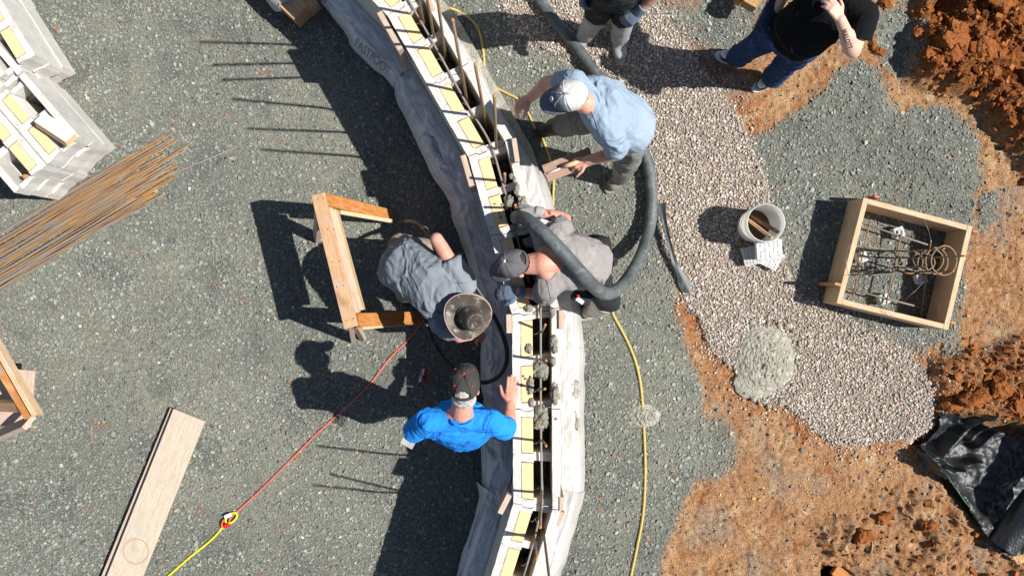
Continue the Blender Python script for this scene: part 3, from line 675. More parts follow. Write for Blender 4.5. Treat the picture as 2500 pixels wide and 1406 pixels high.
sh_a = sheet('plastic_sheet', [(690, -90), (775, -5), (842, 85), (860, 118), (908, 166), (940, 190), (962, 215)], -1, M_sheetd, 'grey printed plastic footing wrap with FASTFOOT lettering at the upper left of the wall', 1, lift=.012, amp=.02)
sh_b = sheet('plastic_sheet', [(948, 196), (962, 215), (968, 244), (990, 292), (1027, 370), (1064, 444), (1097, 496), (1104, 530), (1118, 574), (1140, 625), (1152, 690), (1165, 770), (1175, 840), (1175, 937), (1176, 1074), (1178, 1195)], -1, M_sheetd, 'long shaded printed plastic footing wrap left of the wall, behind the men', 2, amp=.030)
sh_c = sheet('plastic_sheet', [(1165, 1172), (1167, 1218), (1148, 1296), (1130, 1350), (1113, 1410), (1090, 1480)], -1, M_sheetd, 'printed plastic footing wrap at the lower left of the wall, overlapping a longer one', 3, lift=.02, amp=.012)
sh_d = sheet('plastic_sheet', [(1005, -60), (1068, 33), (1112, 70), (1160, 148), (1197, 207), (1228, 274), (1290, 370), (1320, 418), (1339, 462), (1354, 514), (1385, 600), (1408, 690), (1420, 777), (1425, 860), (1427, 1000), (1428, 1130), (1428, 1212)], 1, M_sheet, 'long sunlit printed plastic footing wrap along the right of the wall', 4, amp=.0065)
sh_e = sheet('plastic_sheet', [(1429, 1196), (1427, 1208), (1403, 1290), (1380, 1365), (1358, 1430), (1340, 1480)], 1, M_sheet, 'sunlit shiny plastic footing wrap at the lower right end of the wall', 5, lift=.018, amp=.011)

def lettering(name, s, pos, ang, size, target, m, parent, lift=.003, mirror=False, ray=None, ext=0):
    cv = bpy.data.curves.new('t', 'FONT'); cv.body = s; cv.size = size; cv.align_x = 'CENTER'; cv.align_y = 'CENTER'; cv.offset = ext
    t = bpy.data.objects.new('t', cv); COL.objects.link(t); dg = bpy.context.evaluated_depsgraph_get()
    me = bpy.data.meshes.new_from_object(t.evaluated_get(dg)); bpy.data.objects.remove(t)
    bm = bmesh.new(); bm.from_mesh(me)
    bmesh.ops.triangulate(bm, faces=bm.faces[:])
    for _ in range(2):
        bmesh.ops.subdivide_edges(bm, edges=[e for e in bm.edges if e.calc_length() > size*.14], cuts=1, use_grid_fill=False)
        bmesh.ops.triangulate(bm, faces=bm.faces[:])
    M = WM[target]; tm = target.data; bv = BVHTree.FromPolygons([M @ v.co for v in tm.vertices], [p.vertices[:] for p in tm.polygons])
    F_ = pos if isinstance(pos, Matrix) else Matrix.Translation(pos) @ Matrix.Rotation(ang, 4, 'Z')
    rd = ray or Vector((0, 0, -1))
    for v in bm.verts:
        p = F_ @ Vector(((-v.co.x if mirror else v.co.x), v.co.y, 0))
        h = bv.ray_cast(p-rd*.4, rd)
        if h[0] is None: h = bv.find_nearest(p)
        v.co = h[0]+(-rd)*lift
    bm.to_mesh(me); bm.free(); me.materials.clear(); me.materials.append(m); return link(name, me, parent)
def ang_px(x0, y0, x1, y1): return math.atan2(-(y1-y0), x1-x0)
lettering('printed_lettering', 'FASTFOOT', W(909, 140, .2), ang_px(882, 116, 938, 165), .072, sh_a, M_ftext, sh_a, ext=.001)
lettering('printed_lettering', 'FASTFOOT', W(1068, 372, .2), ang_px(1040, 300, 1090, 440), .05, sh_b, M_ftext, sh_b, ext=.001)
lettering('printed_lettering', 'FASTFOOT', W(1225, 1250, .2), ang_px(1240, 1200, 1212, 1300), .05, sh_c, M_ftext, sh_c, ext=.001)

for k, (x, y, rx, ry) in enumerate([(1396, 935, 15, 10), (1402, 958, 12, 16), (1398, 1020, 9, 22), (1410, 1035, 6, 14), (1385, 925, 12, 5)]): splash(x, y, rx, ry, .007, .207, 70+k, sh_d, M_wet)
# boards screwed to the wall at its bends
def upright(px0, px1, z0, z1, th, label, m=M_worn, side=1, g='scrap boards screwed to the wall at its bends', out=0):
    a, b = W(*px0, HW), W(*px1, HW); a.z = b.z = (z0+z1)/2
    tag(board('wood_cleat', a, b, z1-z0, th, m, None, up=(b-a).cross(Vector((0, 0, 1)))), label, 'cleat', g)
upright((928, 35), (979, 126), .62, 1.10, .038, 'weathered board upright on the left face of the wall near its top bend')
upright((1130, 380), (1152, 455), .7, 1.07, .038, 'brown board on the left face of the wall behind the sawhorse')
upright((1242, 767), (1243, 813), .75, 1.07, .038, 'small pale board on the left face of the wall beside the leather hat')
upright((1243, 1206), (1220, 1252), .75, 1.07, .038, 'reddish board on the left face of the wall below the bright blue shirt')
upright((1254, 340), (1263, 398), .6, 1.09, .034, 'pale board on the right face of the wall below the pale blue shirt')
upright((1369, 757), (1370, 803), .7, 1.07, .034, 'brown board on the right face of the wall beside the tool pouch')
upright((1371, 1212), (1371, 1245), .65, 1.06, .034, 'upper of two scrap boards on the right face near the lower bend')
upright((1374, 1250), (1362, 1282), .65, 1.05, .034, 'lower of two scrap boards on the right face near the lower bend')
upright((1046, 0), (1058, 28), .7, 1.06, .034, 'brown board on the right face of the wall at its far top end')
# string line
tag(tube('string_line', [W(1377, 812, 1.03), W(1376, 1000, 1.03), W(1375, 1205, 1.03)], .0022, M_string, sides=5), 'taut white string line along the right side of the wall', 'string')
tag(tube('string_line', [W(1364, 1282, 1.02), W(1340, 1380, 1.02), W(1320, 1470, 1.02)], .0022, M_string, sides=5), 'white string line below the lower scrap boards', 'string')

# reinforcing bars of the wall
def bar(pts, r=.0075, m=M_rebw, name='rebar', parent=None, tip=True, sides=8):
    o = tube(name, [Vector(p) for p in pts], r, m, parent, sides=sides)
    if tip:
        d = (Vector(pts[-1])-Vector(pts[-2])).normalized(); link('cut_end', faces_me('cut_end', *tube_geo([Vector(pts[-1]), Vector(pts[-1])+d*.006], r*1.08, sides), M_rebend), o)
    return o
def tallbar(tx, ty, zt, bx, by, zb, label, g=None):
    return tag(bar([W(bx, by, zb), W((tx+bx)/2, (ty+by)/2, (zt+zb)/2), W(tx, ty, zt)], .0092, M_reb), label, 'rebar', g)
g_ = 'tall bars standing in the wall'
for (x, y, bx, by), lb in zip([(985, -160, 1047, 110), (1030, -75, 1068, 140), (1066, -20, 1092, 172), (1105, 50, 1148, 290), (1160, 158, 1192, 330), (1207, 235, 1213, 400), (1232, 425, 1232, 470)],
        ['tall bar standing in the wall cells at the very top of the picture', 'second tall bar standing in the wall from the far top end', 'tall rusty bar beside the yellow hose end at the top of the wall', 'tall rusty bar with its orange tip highest in view, over the upper wall', 'tall rusty bar standing in the wall left of the pale blue shirt', 'tall rusty bar in the wall right beside the plastic sheet near the bare hand', 'short rusty bar in the cell above the gloved hand on the hose']):
    z = 2.35 if y < 400 else 1.35
    tallbar(x, y, z, bx, by, .55, lb, g_)
g2 = 'short bars standing in the lower wall'
for (x, y, zt, bx, by, zb), lb in zip([(1258, 501, 1.3, 1257, 515, .8), (1326, 695, 1.32, 1318, 752, 1.0), (1331, 793, 1.25, 1322, 812, 1.0), (1333, 880, 1.30, 1318, 878, 1.0), (1330, 949, 1.30, 1315, 950, 1.0), (1333, 1088, 1.30, 1322, 1070, .9), (1319, 1286, 2.1, 1322, 1190, .9), (1310, 1362, 1.95, 1303, 1305, .9), (1345, 1440, 2.2, 1326, 1290, .9)],
        ['short bar with an orange tip above the glove on the hose', 'leaning bar in front of the grey sleeve', 'short bent bar beside the small pale board', 'short bar poking sideways over the splashed cells', 'short bar beside the open hand of the man in bright blue', 'short bar with a bright rust tip below the bright blue elbow level', 'tall dark bar running over the lower wall bend', 'bar with an orange tip near the bottom of the wall', 'long dark bar leaning over the right shell at the bottom edge']):
    tag(bar([W(bx, by, zb), W((x+bx)/2, (y+by)/2, (zt+zb)/2), W(x, y, zt)], .0085, M_reb), lb, 'rebar', g2)
zr = HW-.06
tag(bar(spline([W(960, -60, zr), W(997, 0, zr), W(1040, 75, zr), W(1079, 144, zr), W(1138, 252, zr), W(1197, 351, zr), W(1230, 459, zr), W(1247, 509, zr), W(1265, 590, zr), W(1292, 690, zr)], 6), .0075, M_reb2, tip=False), 'long grey bar lying lengthwise over the cells of the upper wall', 'rebar', 'lengthwise bars in the wall')
tag(bar(spline([W(1298, 640, zr+.016), W(1318, 740, zr+.016), W(1320, 780, zr+.016), W(1320, 975, zr+.016), W(1321, 1075, zr+.016), W(1323, 1200, zr+.016), W(1320, 1270, zr+.016)], 6), .0075, M_reb2, tip=False), 'cement-spattered bar lying lengthwise over the cells of the straight lower wall', 'rebar', 'lengthwise bars in the wall')
tag(bar(spline([W(1322, 1150, zr), W(1323, 1215, zr), W(1308, 1302, zr), W(1280, 1403, zr), W(1262, 1470, zr)], 6), .0075, M_reb2, tip=False), 'bar bending along the cells at the bottom end of the wall', 'rebar', 'lengthwise bars in the wall')
for i, (x, y) in enumerate([(1030, 57), (1079, 144), (1138, 252), (1208, 395), (1232, 455), (1320, 812), (1319, 880), (1318, 952), (1321, 1078), (1322, 1190), (1312, 1268), (1290, 1375)]):
    c = W(x, y, zr); pts = [c+Vector((math.cos(a)*.014, math.sin(a)*.014, .010*math.sin(2*a))) for a in np.linspace(0, 9, 16)]+[c+Vector((-.035, -.012, .012)), c+Vector((-.05, -.004, .016))]
    tag(tube('wire_tie', pts, .0018, M_wire, sides=5), 'twisted rusty wire tying two bars together over a wall cell', 'wire tie', 'wire ties along the wall bars')

# ---------------------------------------------------------------- stacks of blocks at the left
def plain_block(L=.61):
    V, F = [], []
    def add(f0, f1, t0, t1, z0, z1):
        v, f = grid_box(f0*L, f1*L, t0, t1, z0, z1, .03); o = len(V); V.extend(v); F.extend([tuple(i+o for i in q) for q in f])
    h = .2042
    add(0, 1, -.153, -.103, 0, h); add(0, 1, .103, .153, 0, h)
    for a, b in WEB: add(a, b, -.103, -.020, 0, h); add(a, b, -.020, .103, 0, h-.05)
    V = np.array(V); wg = np.exp(-V[:, 0]/.02); wg2 = np.exp(-(L-V[:, 0])/.02)
    z2 = .6*np.array([.02*(sstep(.2, .3, (t+.153)/.306)-sstep(.68, .78, (t+.153)/.306)) for t in V[:, 1]])
    V[:, 0] += z2*(wg*.0+wg2*-1)+z2*wg*1
    V[:, 0] -= L/2; return rough_up(V, .0011, 77), np.array(F)
PBV, PBF = plain_block()
pb_me = mesh_from('concrete_block', PBV, PBF, False, None, M_blk)
def insert_me(i):
    fa, fb = FOAMF[i]; me = box_me('foam_insert', (fb-fa)*.61-.006, .076, .17, M_foam, .003)
    me.materials.append(M_foil)
    for p in me.polygons:
        if p.normal.y > .8: p.material_index = 1
    return me
ins = [insert_me(0), insert_me(1)]
def stack(front_px, ztop, dirpx, layers, rows, foam, lbl, flips, jit=.008):
    u = Vector((dirpx[0], -dirpx[1], 0)).normalized(); back = -u; right = Vector((u.y, -u.x, 0)); C = W(*front_px, ztop)
    right = -right if right.x < 0 and False else right
    # C is the front corner of the right-hand side; rows extend to the left, blocks extend back
    left = Vector((-u.y, u.x, 0))
    if left.dot(Vector((-1, 0, 0))) < 0: left = -left
    an = math.atan2(u.y, u.x)
    for ly in range(layers):
        z = ztop-.205*(ly+1)
        for r in range(rows):
            for k in range(2):
                if (ly, r, k) in lbl and lbl[(ly, r, k)] is None: continue
                c = C+left*(.155+.313*r+random.uniform(-jit, jit)*(ly > 0)*2)+back*(.305+.625*k+random.uniform(-jit, jit)*3*(ly > 0)); c.z = z
                M = Matrix.Translation(c) @ Matrix.Rotation(an+(math.pi if (r, k) in flips else 0)+random.uniform(-.012, .012)*(ly > 0), 4, 'Z')
                o = link('concrete_block', pb_me, None, M)
                tag(o, lbl.get((ly, r, k), lbl['rest']), 'block', lbl['group'])
                for i in ((0, 1) if ly == 0 or random.random() < .9 else (0,)):
                    if (ly, r, k, i) in foam: continue
                    fm = sum(FOAMF[i])/2*.61-.305
                    link('foam_insert', ins[i], o, M @ Matrix.Translation((fm, -.0615, .202-.085+.003-(.0 if ly == 0 else .01))))
stack((194, 333), .66, (.653, .757), 3, 2, {(0, 1, 0, 9)}, {'group': 'blocks of the nearer stack', 'rest': 'pale concrete block inside the nearer stack, below or behind its top blocks',
      (0, 0, 0): 'pale top block on the stack beside the rebar bundle, with loose foam lying in it', (0, 1, 0): 'left-hand top block beside the rebar bundle, its open cell toward the dark shadow'}, {(1, 0), (1, 1)})
stack((86, 134), .70, (.53, .85), 3, 2, set(), {'group': 'blocks of the farther stack', 'rest': 'pale concrete block in the farther stack at the upper left corner'}, {(0, 0), (0, 1)})
# a loose piece of foam lying askew on the stack, an orange offcut in the cell
a, b = W(98, 292, .72), W(175, 343, .72)
o = board('foam_piece', a, b, .10, .075, M_foam, None, up=Vector((.22, .42, .9)), bev=.003); o.data.materials.append(M_foil)
for p in o.data.polygons:
    if p.normal.z > .8: p.material_index = 1
tag(o, 'loose yellow foam block with a white face lying askew on the nearer stack', 'foam')
tag(board('wood_offcut', W(60, 432, .60), W(71, 432, .60), .03, .05, M_orange), 'small orange wood offcut in the open cell of the nearer stack', 'offcut')
tag(tube('wire_loop', [W(93+10*math.cos(a), 502+8*math.sin(a), .015+.006*math.sin(3*a)) for a in np.linspace(0, 6.5, 20)], .002, M_galv, sides=5), 'small pale wire loop on the gravel below the nearer stack', 'wire')

# ---------------------------------------------------------------- bundle of reinforcing bars on the ground
rr = np.random.default_rng(5); NB = 64
kinds = [M_reb, M_reb3, M_reb2, M_reb, M_reb, M_reb3]
NB = 74
for i in range(NB):
    t = (i+.5)/NB+rr.normal(0, .015); t = min(max(t, 0), 1); lay = int(rr.integers(0, 4))
    y0 = 567+146*t+rr.normal(0, 4); xe = 300+rr.uniform(0, 150)*(.35+.65*math.sin(math.pi*min(1, t*.8+.15)))+30*t
    y300 = 392+140*t+rr.normal(0, 7); sl = (y300-y0)/300
    z = .014+.014*lay+.01*rr.random(); sag = rr.normal(0, 3)
    p0 = W(-160, y0-160*sl, z); p1 = W(100, y0+100*sl+sag, z+.004*rr.normal()); p2 = W(xe, y0+xe*sl, z*.6+.012)
    m = kinds[int(rr.integers(0, 6))]
    tag(bar(spline([p0, p1, p2], 5), .0052, m, sides=7), 'ribbed rusty bar in the loose bundle of bars at the left edge', 'rebar', 'bars of the loose bundle')
tag(bar([W(-100, 655, .03), W(300, 476, .03), W(578, 359, .03)], .0055, M_reb2, sides=7), 'thin grey bar reaching far beyond the rest of the bundle', 'rebar')

# ---------------------------------------------------------------- planks, sawhorses, offcuts
tag(board('plank', W(461, 1011, .035)+Vector((-.02, .004, 0)), W(268, 1480, .035)+Vector((-.02, 0, 0)), .262, .038, M_worn, None), 'weathered plank underneath, its edge showing left of the wider top board', 'plank')
tag(board('plank', W(463, 1012, .075), W(272, 1490, .075), .262, .038, wood('bleached_plank', (.55, .475, .375), (.47, .395, .30), (.41, .34, .25)), None), 'wide bleached plank lying on top of another in the lower left', 'plank')
tp_ = bpy.data.objects['plank.001']; M_stain = mat('cup_stain', (.40, .31, .235), .8); c_ = W(332, 1345, .0955); n_ = 48
link('ring_stain', mesh_from('ring_stain', [(c_.x+r*math.cos(2*math.pi*k/n_), c_.y+r*math.sin(2*math.pi*k/n_), .0955) for r in (.092, .099, .104) for k in range(n_)], [(j*n_+k, (j+1)*n_+k, (j+1)*n_+(k+1) % n_, j*n_+(k+1) % n_) for j in (0, 1) for k in range(n_)], False, None, M_stain), tp_)
saw = thing('sawhorse', 'pine sawhorse with orange legs behind the man in the leather hat', 'sawhorse', tuple(G(840, 650)))
zt = .82
def bd(name, p0, p1, w, t, m, par, up=(0, 0, 1)): return board(name, p0, p1, w, t, m, par, Vector(up))
bd('top_rail', W(777, 474, zt), W(858, 799, zt), .098, .042, M_wood, saw)
bd('side_rail', W(806, 508, zt-.06), W(872, 764, zt-.06), .09, .036, M_worn, saw, up=(W(900, 700, 0)-W(905, 720, 0)).cross(Vector((0, 0, 1))) )
bd('side_rail', W(818, 513, zt-.09), W(884, 757, zt-.09), .12, .030, M_pale, saw, up=W(818, 513, 0).cross(Vector((0, 0, 1))))
def leg(pt, zt_, pb, w, m, up=None):
    a, b = W(*pt, zt_), W(*pb, 0.02); b.z = gz(b.x, b.y)+.01
    ax = (W(858, 799, .8)-W(777, 474, .8)).normalized()
    return bd('leg', a, b, w, .038, m, saw, up=(b-a).cross(ax))
leg((792, 488), zt-.03, (957, 528), .095, M_orange)
leg((872, 782), zt-.03, (1022, 776), .098, M_orange)
leg((779, 505), zt-.03, (772, 580), .09, M_worn)
leg((853, 782), zt-.03, (860, 826), .075, M_worn)
bd('brace', W(826, 518, .62), W(953, 540, .10), .03, .05, M_pale, saw)
bd('brace', W(880, 800, .74), W(1000, 788, .12), .03, .05, M_pale, saw)
bd('brace', W(868, 795, .55), W(886, 826, .02), .05, .035, M_worn, saw)
for x, y in ((775, 486), (790, 484), (800, 560), (815, 560), (812, 640), (828, 638), (822, 700), (838, 697), (846, 782), (862, 778)):
    nl = Blob(); p_ = W(x, y, zt+.021); nl.ell(p_, Vector((.0055, 0, 0)), Vector((0, .0055, 0)), Vector((0, 0, .0012)), 8, 4); link('nail_head', faces_me('nail_head', nl.V, nl.F, M_wire), saw)
s2 = thing('sawhorse', 'orange and pale wooden trestle cut off by the left edge', 'sawhorse', tuple(G(10, 960)))
bd('top_rail', W(-110, 660, .82), W(92, 1013, .82), .036, .09, M_pale, s2)
bd('side_rail', W(-120, 690, .80), W(76, 1016, .80), .085, .036, M_orange, s2)
bd('leg', W(72, 1030, .78), W(-110, 1110, .03), .115, .038, M_worn, s2, up=(.3, .6, .7))
bd('leg', W(58, 992, .78), W(-120, 985, .03), .095, .036, M_wood, s2, up=(.4, -.2, .7))
bd('shelf', W(30, 900, .42), W(20, 1040, .42), .34, .03, M_worn, s2)

# lumber wrapped in plastic at the top, timber beside the standing men, stub in the hole
lum = tag(board('timber', W(590, -100, .16), W(742, 42, .16), .15, .22, M_wood), 'thick timber end under plastic wrap at the top edge', 'timber')
tag(board('timber', W(690, -60, .12), W(770, 24, .12), .10, .16, M_wood), 'second timber end beside the plastic-wrapped one at the top edge', 'timber')
Vw, Fw, UVw = [], [], []
ax = (W(742, 42, 0)-W(590, -100, 0)).normalized(); sd = Vector((-ax.y, ax.x, 0)); c0 = W(590, -100, 0)
prof = [(-.10, .03), (-.095, .13), (-.085, .24), (-.078, .283), (0, .292), (.078, .284), (.10, .24), (.12, .16)]
for i in range(41):
    for k, (a_, z_) in enumerate(prof):
        s_ = i/40*.60*(1 if k < 6 else .98)+(.03*(-1)**k if i == 40 else 0)
        p = c0+ax*s_+sd*(-a_)+Vector((0, 0, z_)); q = np.array([[p.x*9, p.y*9, k*.7]]); nn_ = float(pnoise(q)[0])*.012
        Vw.append(p+Vector((nn_, nn_, abs(nn_)))); UVw.append((s_, a_+z_))
for i in range(40):
    for k in range(len(prof)-1): Fw.append((i*8+k, i*8+k+1, i*8+9+k, i*8+8+k))
tag(link('plastic_wrap', mesh_from('plastic_wrap', [tuple(v) for v in Vw], Fw, True, None, M_sheet, UVw)), 'printed plastic draped over the timber end at the top edge', 'plastic sheet')
tag(board('timber', W(1885, -90, .24), W(1826, 18, .24), .11, .12, M_stake), 'yellowish timber at the top edge between the two standing men', 'timber')
tag(board('timber', W(1815, -20, .12), W(1800, 8, .12), .05, .10, M_stake), 'short yellow block under the timber at the top edge', 'timber')
tag(board('timber', W(2035, 1388, -.05), W(2110, 1440, -.05), .09, .05, M_orange), 'orange board end in the dark hole at the bottom edge', 'timber')

# ---------------------------------------------------------------- footing form box with its reinforcement
zb = .32
BX = [W(2108, 482, zb), W(2375, 553, zb), W(2315, 806, zb), W(2042, 740, zb)]
ctr = sum(BX, Vector())/4
form = thing('form_box', 'square form box of pale lumber on the gravel at the right', 'form', (ctr.x, ctr.y, 0))
T = .04
e = [(BX[(i+1) % 4]-BX[i]).normalized() for i in range(4)]
for i in range(4):
    a, b = BX[i].copy(), BX[(i+1) % 4].copy(); inn = (ctr-(a+b)/2); inn.z = 0; inn -= e[i]*inn.dot(e[i]); inn.normalize()
    a2, b2 = (a, b) if i % 2 else (a+e[i]*T, b-e[i]*T)
    a2 = a2+inn*T/2; b2 = b2+inn*T/2; a2.z = b2.z = zb/2+.005
    bd('form_board', a2, b2, zb-.01, T, M_pale, form, up=inn)
def stake(px, py, z, w, m, lb):
    p = W(px, py, z); tag(board('stake', (p.x, p.y, 0), (p.x, p.y, z), w, .022, m, None, up=(W(2108, 482, 0)-W(2042, 740, 0)).normalized()), lb, 'stake', 'stakes round the form box')
stake(2046, 694, .37, .05, M_stake, 'yellow stake against the left face of the form box')
stake(2141, 480, .30, .04, mat('red_tipped_wood', (.45, .17, .12), .8), 'red-tipped stake behind the top corner of the form box')
stake(2328, 788, .30, .04, M_stake, 'yellow stake at the lower right corner of the form box')
stake(2381, 565, .28, .04, bpy.data.materials['red_tipped_wood'], 'reddish stake at the right corner of the form box')
zg = .11
for (x0, y0, x1, y1), lb in zip([(2106, 546, 2266, 598), (2084, 617, 2280, 675), (2072, 705, 2246, 750)], ['grey bar lying across the form box nearest its top board', 'grey bar lying across the middle of the form box', 'grey bar lying across the form box nearest its lower board']):
    tag(bar([W(x0, y0, zg), W(x1, y1, zg)], .0068, M_reb2), lb, 'rebar', 'bars laid in the form box')
for (x0, y0, x1, y1), lb in zip([(2125, 537, 2084, 719), (2202, 563, 2164, 741), (2273, 587, 2250, 765)], ['rusty crossbar on the left side of the form box', 'rusty crossbar in the middle of the form box', 'grey crossbar in the shaded right side of the form box']):
    tag(bar([W(x0, y0, zg+.014), W(x1, y1, zg+.014)], .0068, M_reb), lb, 'rebar', 'bars laid in the form box')
def dobie(name, c, s, h, rz, lb, group=None, tilt=(0, 0)):
    """tapered mortar spacer with score lines and tie wires"""
    o = thing(name, lb, 'spacer block', (c[0], c[1], c[2]), group)
    bm = bmesh.new(); bmesh.ops.create_cube(bm, size=1)
    for v in bm.verts:
        k = 1 if v.co.z > 0 else .9
        v.co = Vector((v.co.x*s[0]*k, v.co.y*s[1]*k, (v.co.z+.5)*h))
    bmesh.ops.bevel(bm, geom=bm.edges[:], offset=.004, segments=1, affect='EDGES')
    me = bpy.data.meshes.new('mortar_body'); bm.to_mesh(me); bm.free(); me.materials.append(M_dobie)
    M = Matrix.Translation(c) @ Matrix.Rotation(rz, 4, 'Z') @ Matrix.Rotation(tilt[0], 4, 'X') @ Matrix.Rotation(tilt[1], 4, 'Y')
    body = link('mortar_body', me, o, M)
    if s[0] > .12:
        for x in (-s[0]/6, s[0]/6): link('score_line', box_me('score_line', .003, s[1]*.98, .003, M_wet, 0), o, M @ Matrix.Translation((x, 0, h)))
        link('score_line', box_me('score_line', s[0]*.98, .002, .003, M_wet, 0), o, M @ Matrix.Translation((0, .0, h)))
        for x in (-s[0]/3, 0, s[0]/3):
            for q in (-.25, .25):
                pts = [M @ Vector((x+.007*math.sin(a*2.1+x*40), s[1]*q+(a/8-.5)*s[1]*.3, h+.004+.004*math.sin(a))) for a in range(9)]
                tube('tie_wire', pts, .0014, M_wire, o, sides=4)
    else:
        for x in (-.012, .012):
            tube('tie_wire', [M @ Vector((x+.01*math.sin(a), (a/5-.5)*s[1]*.7, h+.003+.01*(a % 2))) for a in range(6)], .0014, M_wire, o, sides=4)
for (x, y), lb in zip([(2195, 567), (2251, 680), (2159, 730), (2105, 628)], ['grey spacer under the bars near the top board of the form box', 'grey spacer in the shade under the rebar cage', 'grey spacer near the lower board of the form box', 'grey spacer against the left board of the form box']):
    p = W(x, y, .09); dobie('mortar_spacer', Vector((p.x, p.y, .015)), (.08, .08), .08, .3, lb, 'spacers in the form box')
# column cage: rings tied to standing bars, with hooked feet
cage = thing('rebar_cage', 'rusty cage of round ties and hooked bars standing in the form box', 'rebar cage', tuple(W(2217, 640, .12)))
cg0 = W(2217, 640, .12); lean = Vector((.012, -.006, 0))
for k, (z, r) in enumerate([(.14, .098), (.36, .070), (.46, .088), (.55, .092), (.66, .096)]):
    c = Vector((cg0.x, cg0.y, z))+lean*(z*1.2)
    pts = [c+Vector((math.cos(a)*r, math.sin(a)*r*(.9+.05*k), .006*math.sin(a*2+k)+.012*a/6.3+r*(.0, .5, -.3, .22, .1)[k]*math.cos(a+k))) for a in np.linspace(k, k+6.9, 30)]
    tube('tie_ring', pts, .0052, M_reb, cage, sides=7)
for a0, ztop in ((1.75, .70), (-1.2, .74), (.35, .80), (-2.6, .50)):
    d = Vector((math.cos(a0), math.sin(a0), 0)); p = cg0+d*.085
    foot = p+Vector((-.34 if a0 != .35 else -.16, .02*a0, -.005))
    pts = spline([Vector((foot.x, foot.y, .135)), Vector(((foot.x+p.x)/2, (foot.y+p.y)/2, .128)), Vector((p.x-.04, p.y, .135)), Vector((p.x, p.y, .20)), Vector((p.x, p.y, .5))+lean*.5, Vector((p.x, p.y, ztop))+lean*ztop], 6)
    bb = tube('standing_bar', pts, .0068, M_reb if a0 > 0 else M_rebw, cage, sides=7)
    d2 = (pts[-1]-pts[-2]).normalized(); link('cut_end', faces_me('cut_end', *tube_geo([pts[-1], pts[-1]+d2*.006], .0074, 7), M_rebend), bb)
tag(tube('loose_wire', spline([W(2258, 515, .33), W(2256, 535, .30), W(2266, 560, .26), W(2273, 590, .30)], 5), .0015, M_galv, sides=4), 'pale wire hanging from the top board of the form box to the cage', 'wire', 'loose wires on the form box')
tag(tube('loose_wire', spline([W(2253, 688, .14), W(2240, 705, .13), W(2220, 722, .12), W(2207, 737, .05)], 5), .0015, M_galv, sides=4), 'pale wire curling through the shaded lower half of the form box', 'wire', 'loose wires on the form box')
tag(tube('loose_wire', spline([W(2152, 758, .33), W(2165, 770, .335), W(2172, 763, .35), W(2178, 775, .335), W(2186, 768, .34)], 5), .0015, M_galv, sides=4), 'kinked wire ends on the lower board of the form box', 'wire', 'loose wires on the form box')
tag(tube('loose_wire', spline([W(2078, 598, .33), W(2068, 612, .36), W(2066, 640, .40), W(2070, 668, .36), W(2078, 672, .33)], 5), .0018, M_galv, sides=4), 'wire hoop arching off the left board of the form box', 'wire', 'loose wires on the form box')

# ---------------------------------------------------------------- bucket with stakes, mortar spacers, heaps of wet concrete
pc = G(1836, 553); ztop = pc.z+.37
bk = thing('bucket', 'dirty white plastic bucket holding wood stakes on the pea gravel', 'bucket', tuple(pc))
def lathe(name, prof, c, m, par, n=40, axis_up=True):
    V = [(c[0]+r*math.cos(2*math.pi*k/n), c[1]+r*math.sin(2*math.pi*k/n), c[2]+z) for r, z in prof for k in range(n)]
    F = [(i*n+k, i*n+(k+1) % n, (i+1)*n+(k+1) % n, (i+1)*n+k) for i in range(len(prof)-1) for k in range(n)]
    return link(name, mesh_from(name, V, F, True, None, m), par)
bw = lathe('body', [(.0, .012), (.125, .012), (.139, .355), (.1385, .366), (.1425, .368), (.1435, .362), (.1425, .34), (.1465, .338), (.1465, .332), (.142, .33), (.1415, .312), (.1465, .31), (.1465, .303), (.1405, .30), (.1395, .285), (.144, .283), (.144, .276), (.138, .273), (.127, .004), (.12, 0), (0, 0)], pc, M_bucket, bk)
lathe('muddy_water', [(0, .03), (.1245, .03)], pc, mat('brown_water', (.09, .05, .025), .25), bk)
tube('bail', spline([pc+Vector((.145*math.cos(a), .145*math.sin(a), .29-.10*math.sin((a-1.9)/3.14*math.pi))) for a in np.linspace(1.9, 1.9+3.14, 14)], 3), .0022, M_galv, bk, sides=5)
for a in (1.9, 1.9+3.14): link('bail_ear', box_me('bail_ear', .02, .03, .035, M_bucket, .004), bk, Matrix.Translation(pc+Vector((.146*math.cos(a), .146*math.sin(a), .29))) @ Matrix.Rotation(a, 4, 'Z'))
tag(board('stake', pc+Vector((-.10, .085, .06)), pc+Vector((.052, -.118, .35)), .036, .022, M_dkwood if False else M_wood, None, up=Vector((.5, .4, .6))), 'lighter wood stake leaning inside the bucket', 'stake', 'stakes inside the bucket')
tag(board('stake', pc+Vector((-.06, .10, .05)), pc+Vector((.105, -.065, .30)), .045, .024, M_dkwood, None, up=Vector((.5, .5, .6))), 'dark wet wood stake leaning inside the bucket', 'stake', 'stakes inside the bucket')
zz = gz(*W(1870, 612).xy)+.01
p = W(1846, 622, .10); dobie('mortar_spacer', Vector((p.x-.02, p.y, zz)), (.15, .15), .085, .25, 'white scored mortar block underneath on the left, beside the bucket', None, (.05, -.18))
p = W(1882, 630, .10); dobie('mortar_spacer', Vector((p.x, p.y, zz)), (.15, .14), .07, -.45, 'grey mortar block underneath on the right, beside the bucket', None, (.12, .10))
p = W(1875, 610, .19); dobie('mortar_spacer', Vector((p.x, p.y, zz+.105)), (.205, .155), .075, .06, 'white scored mortar block lying on top of two others beside the bucket', None, (-.04, .05))
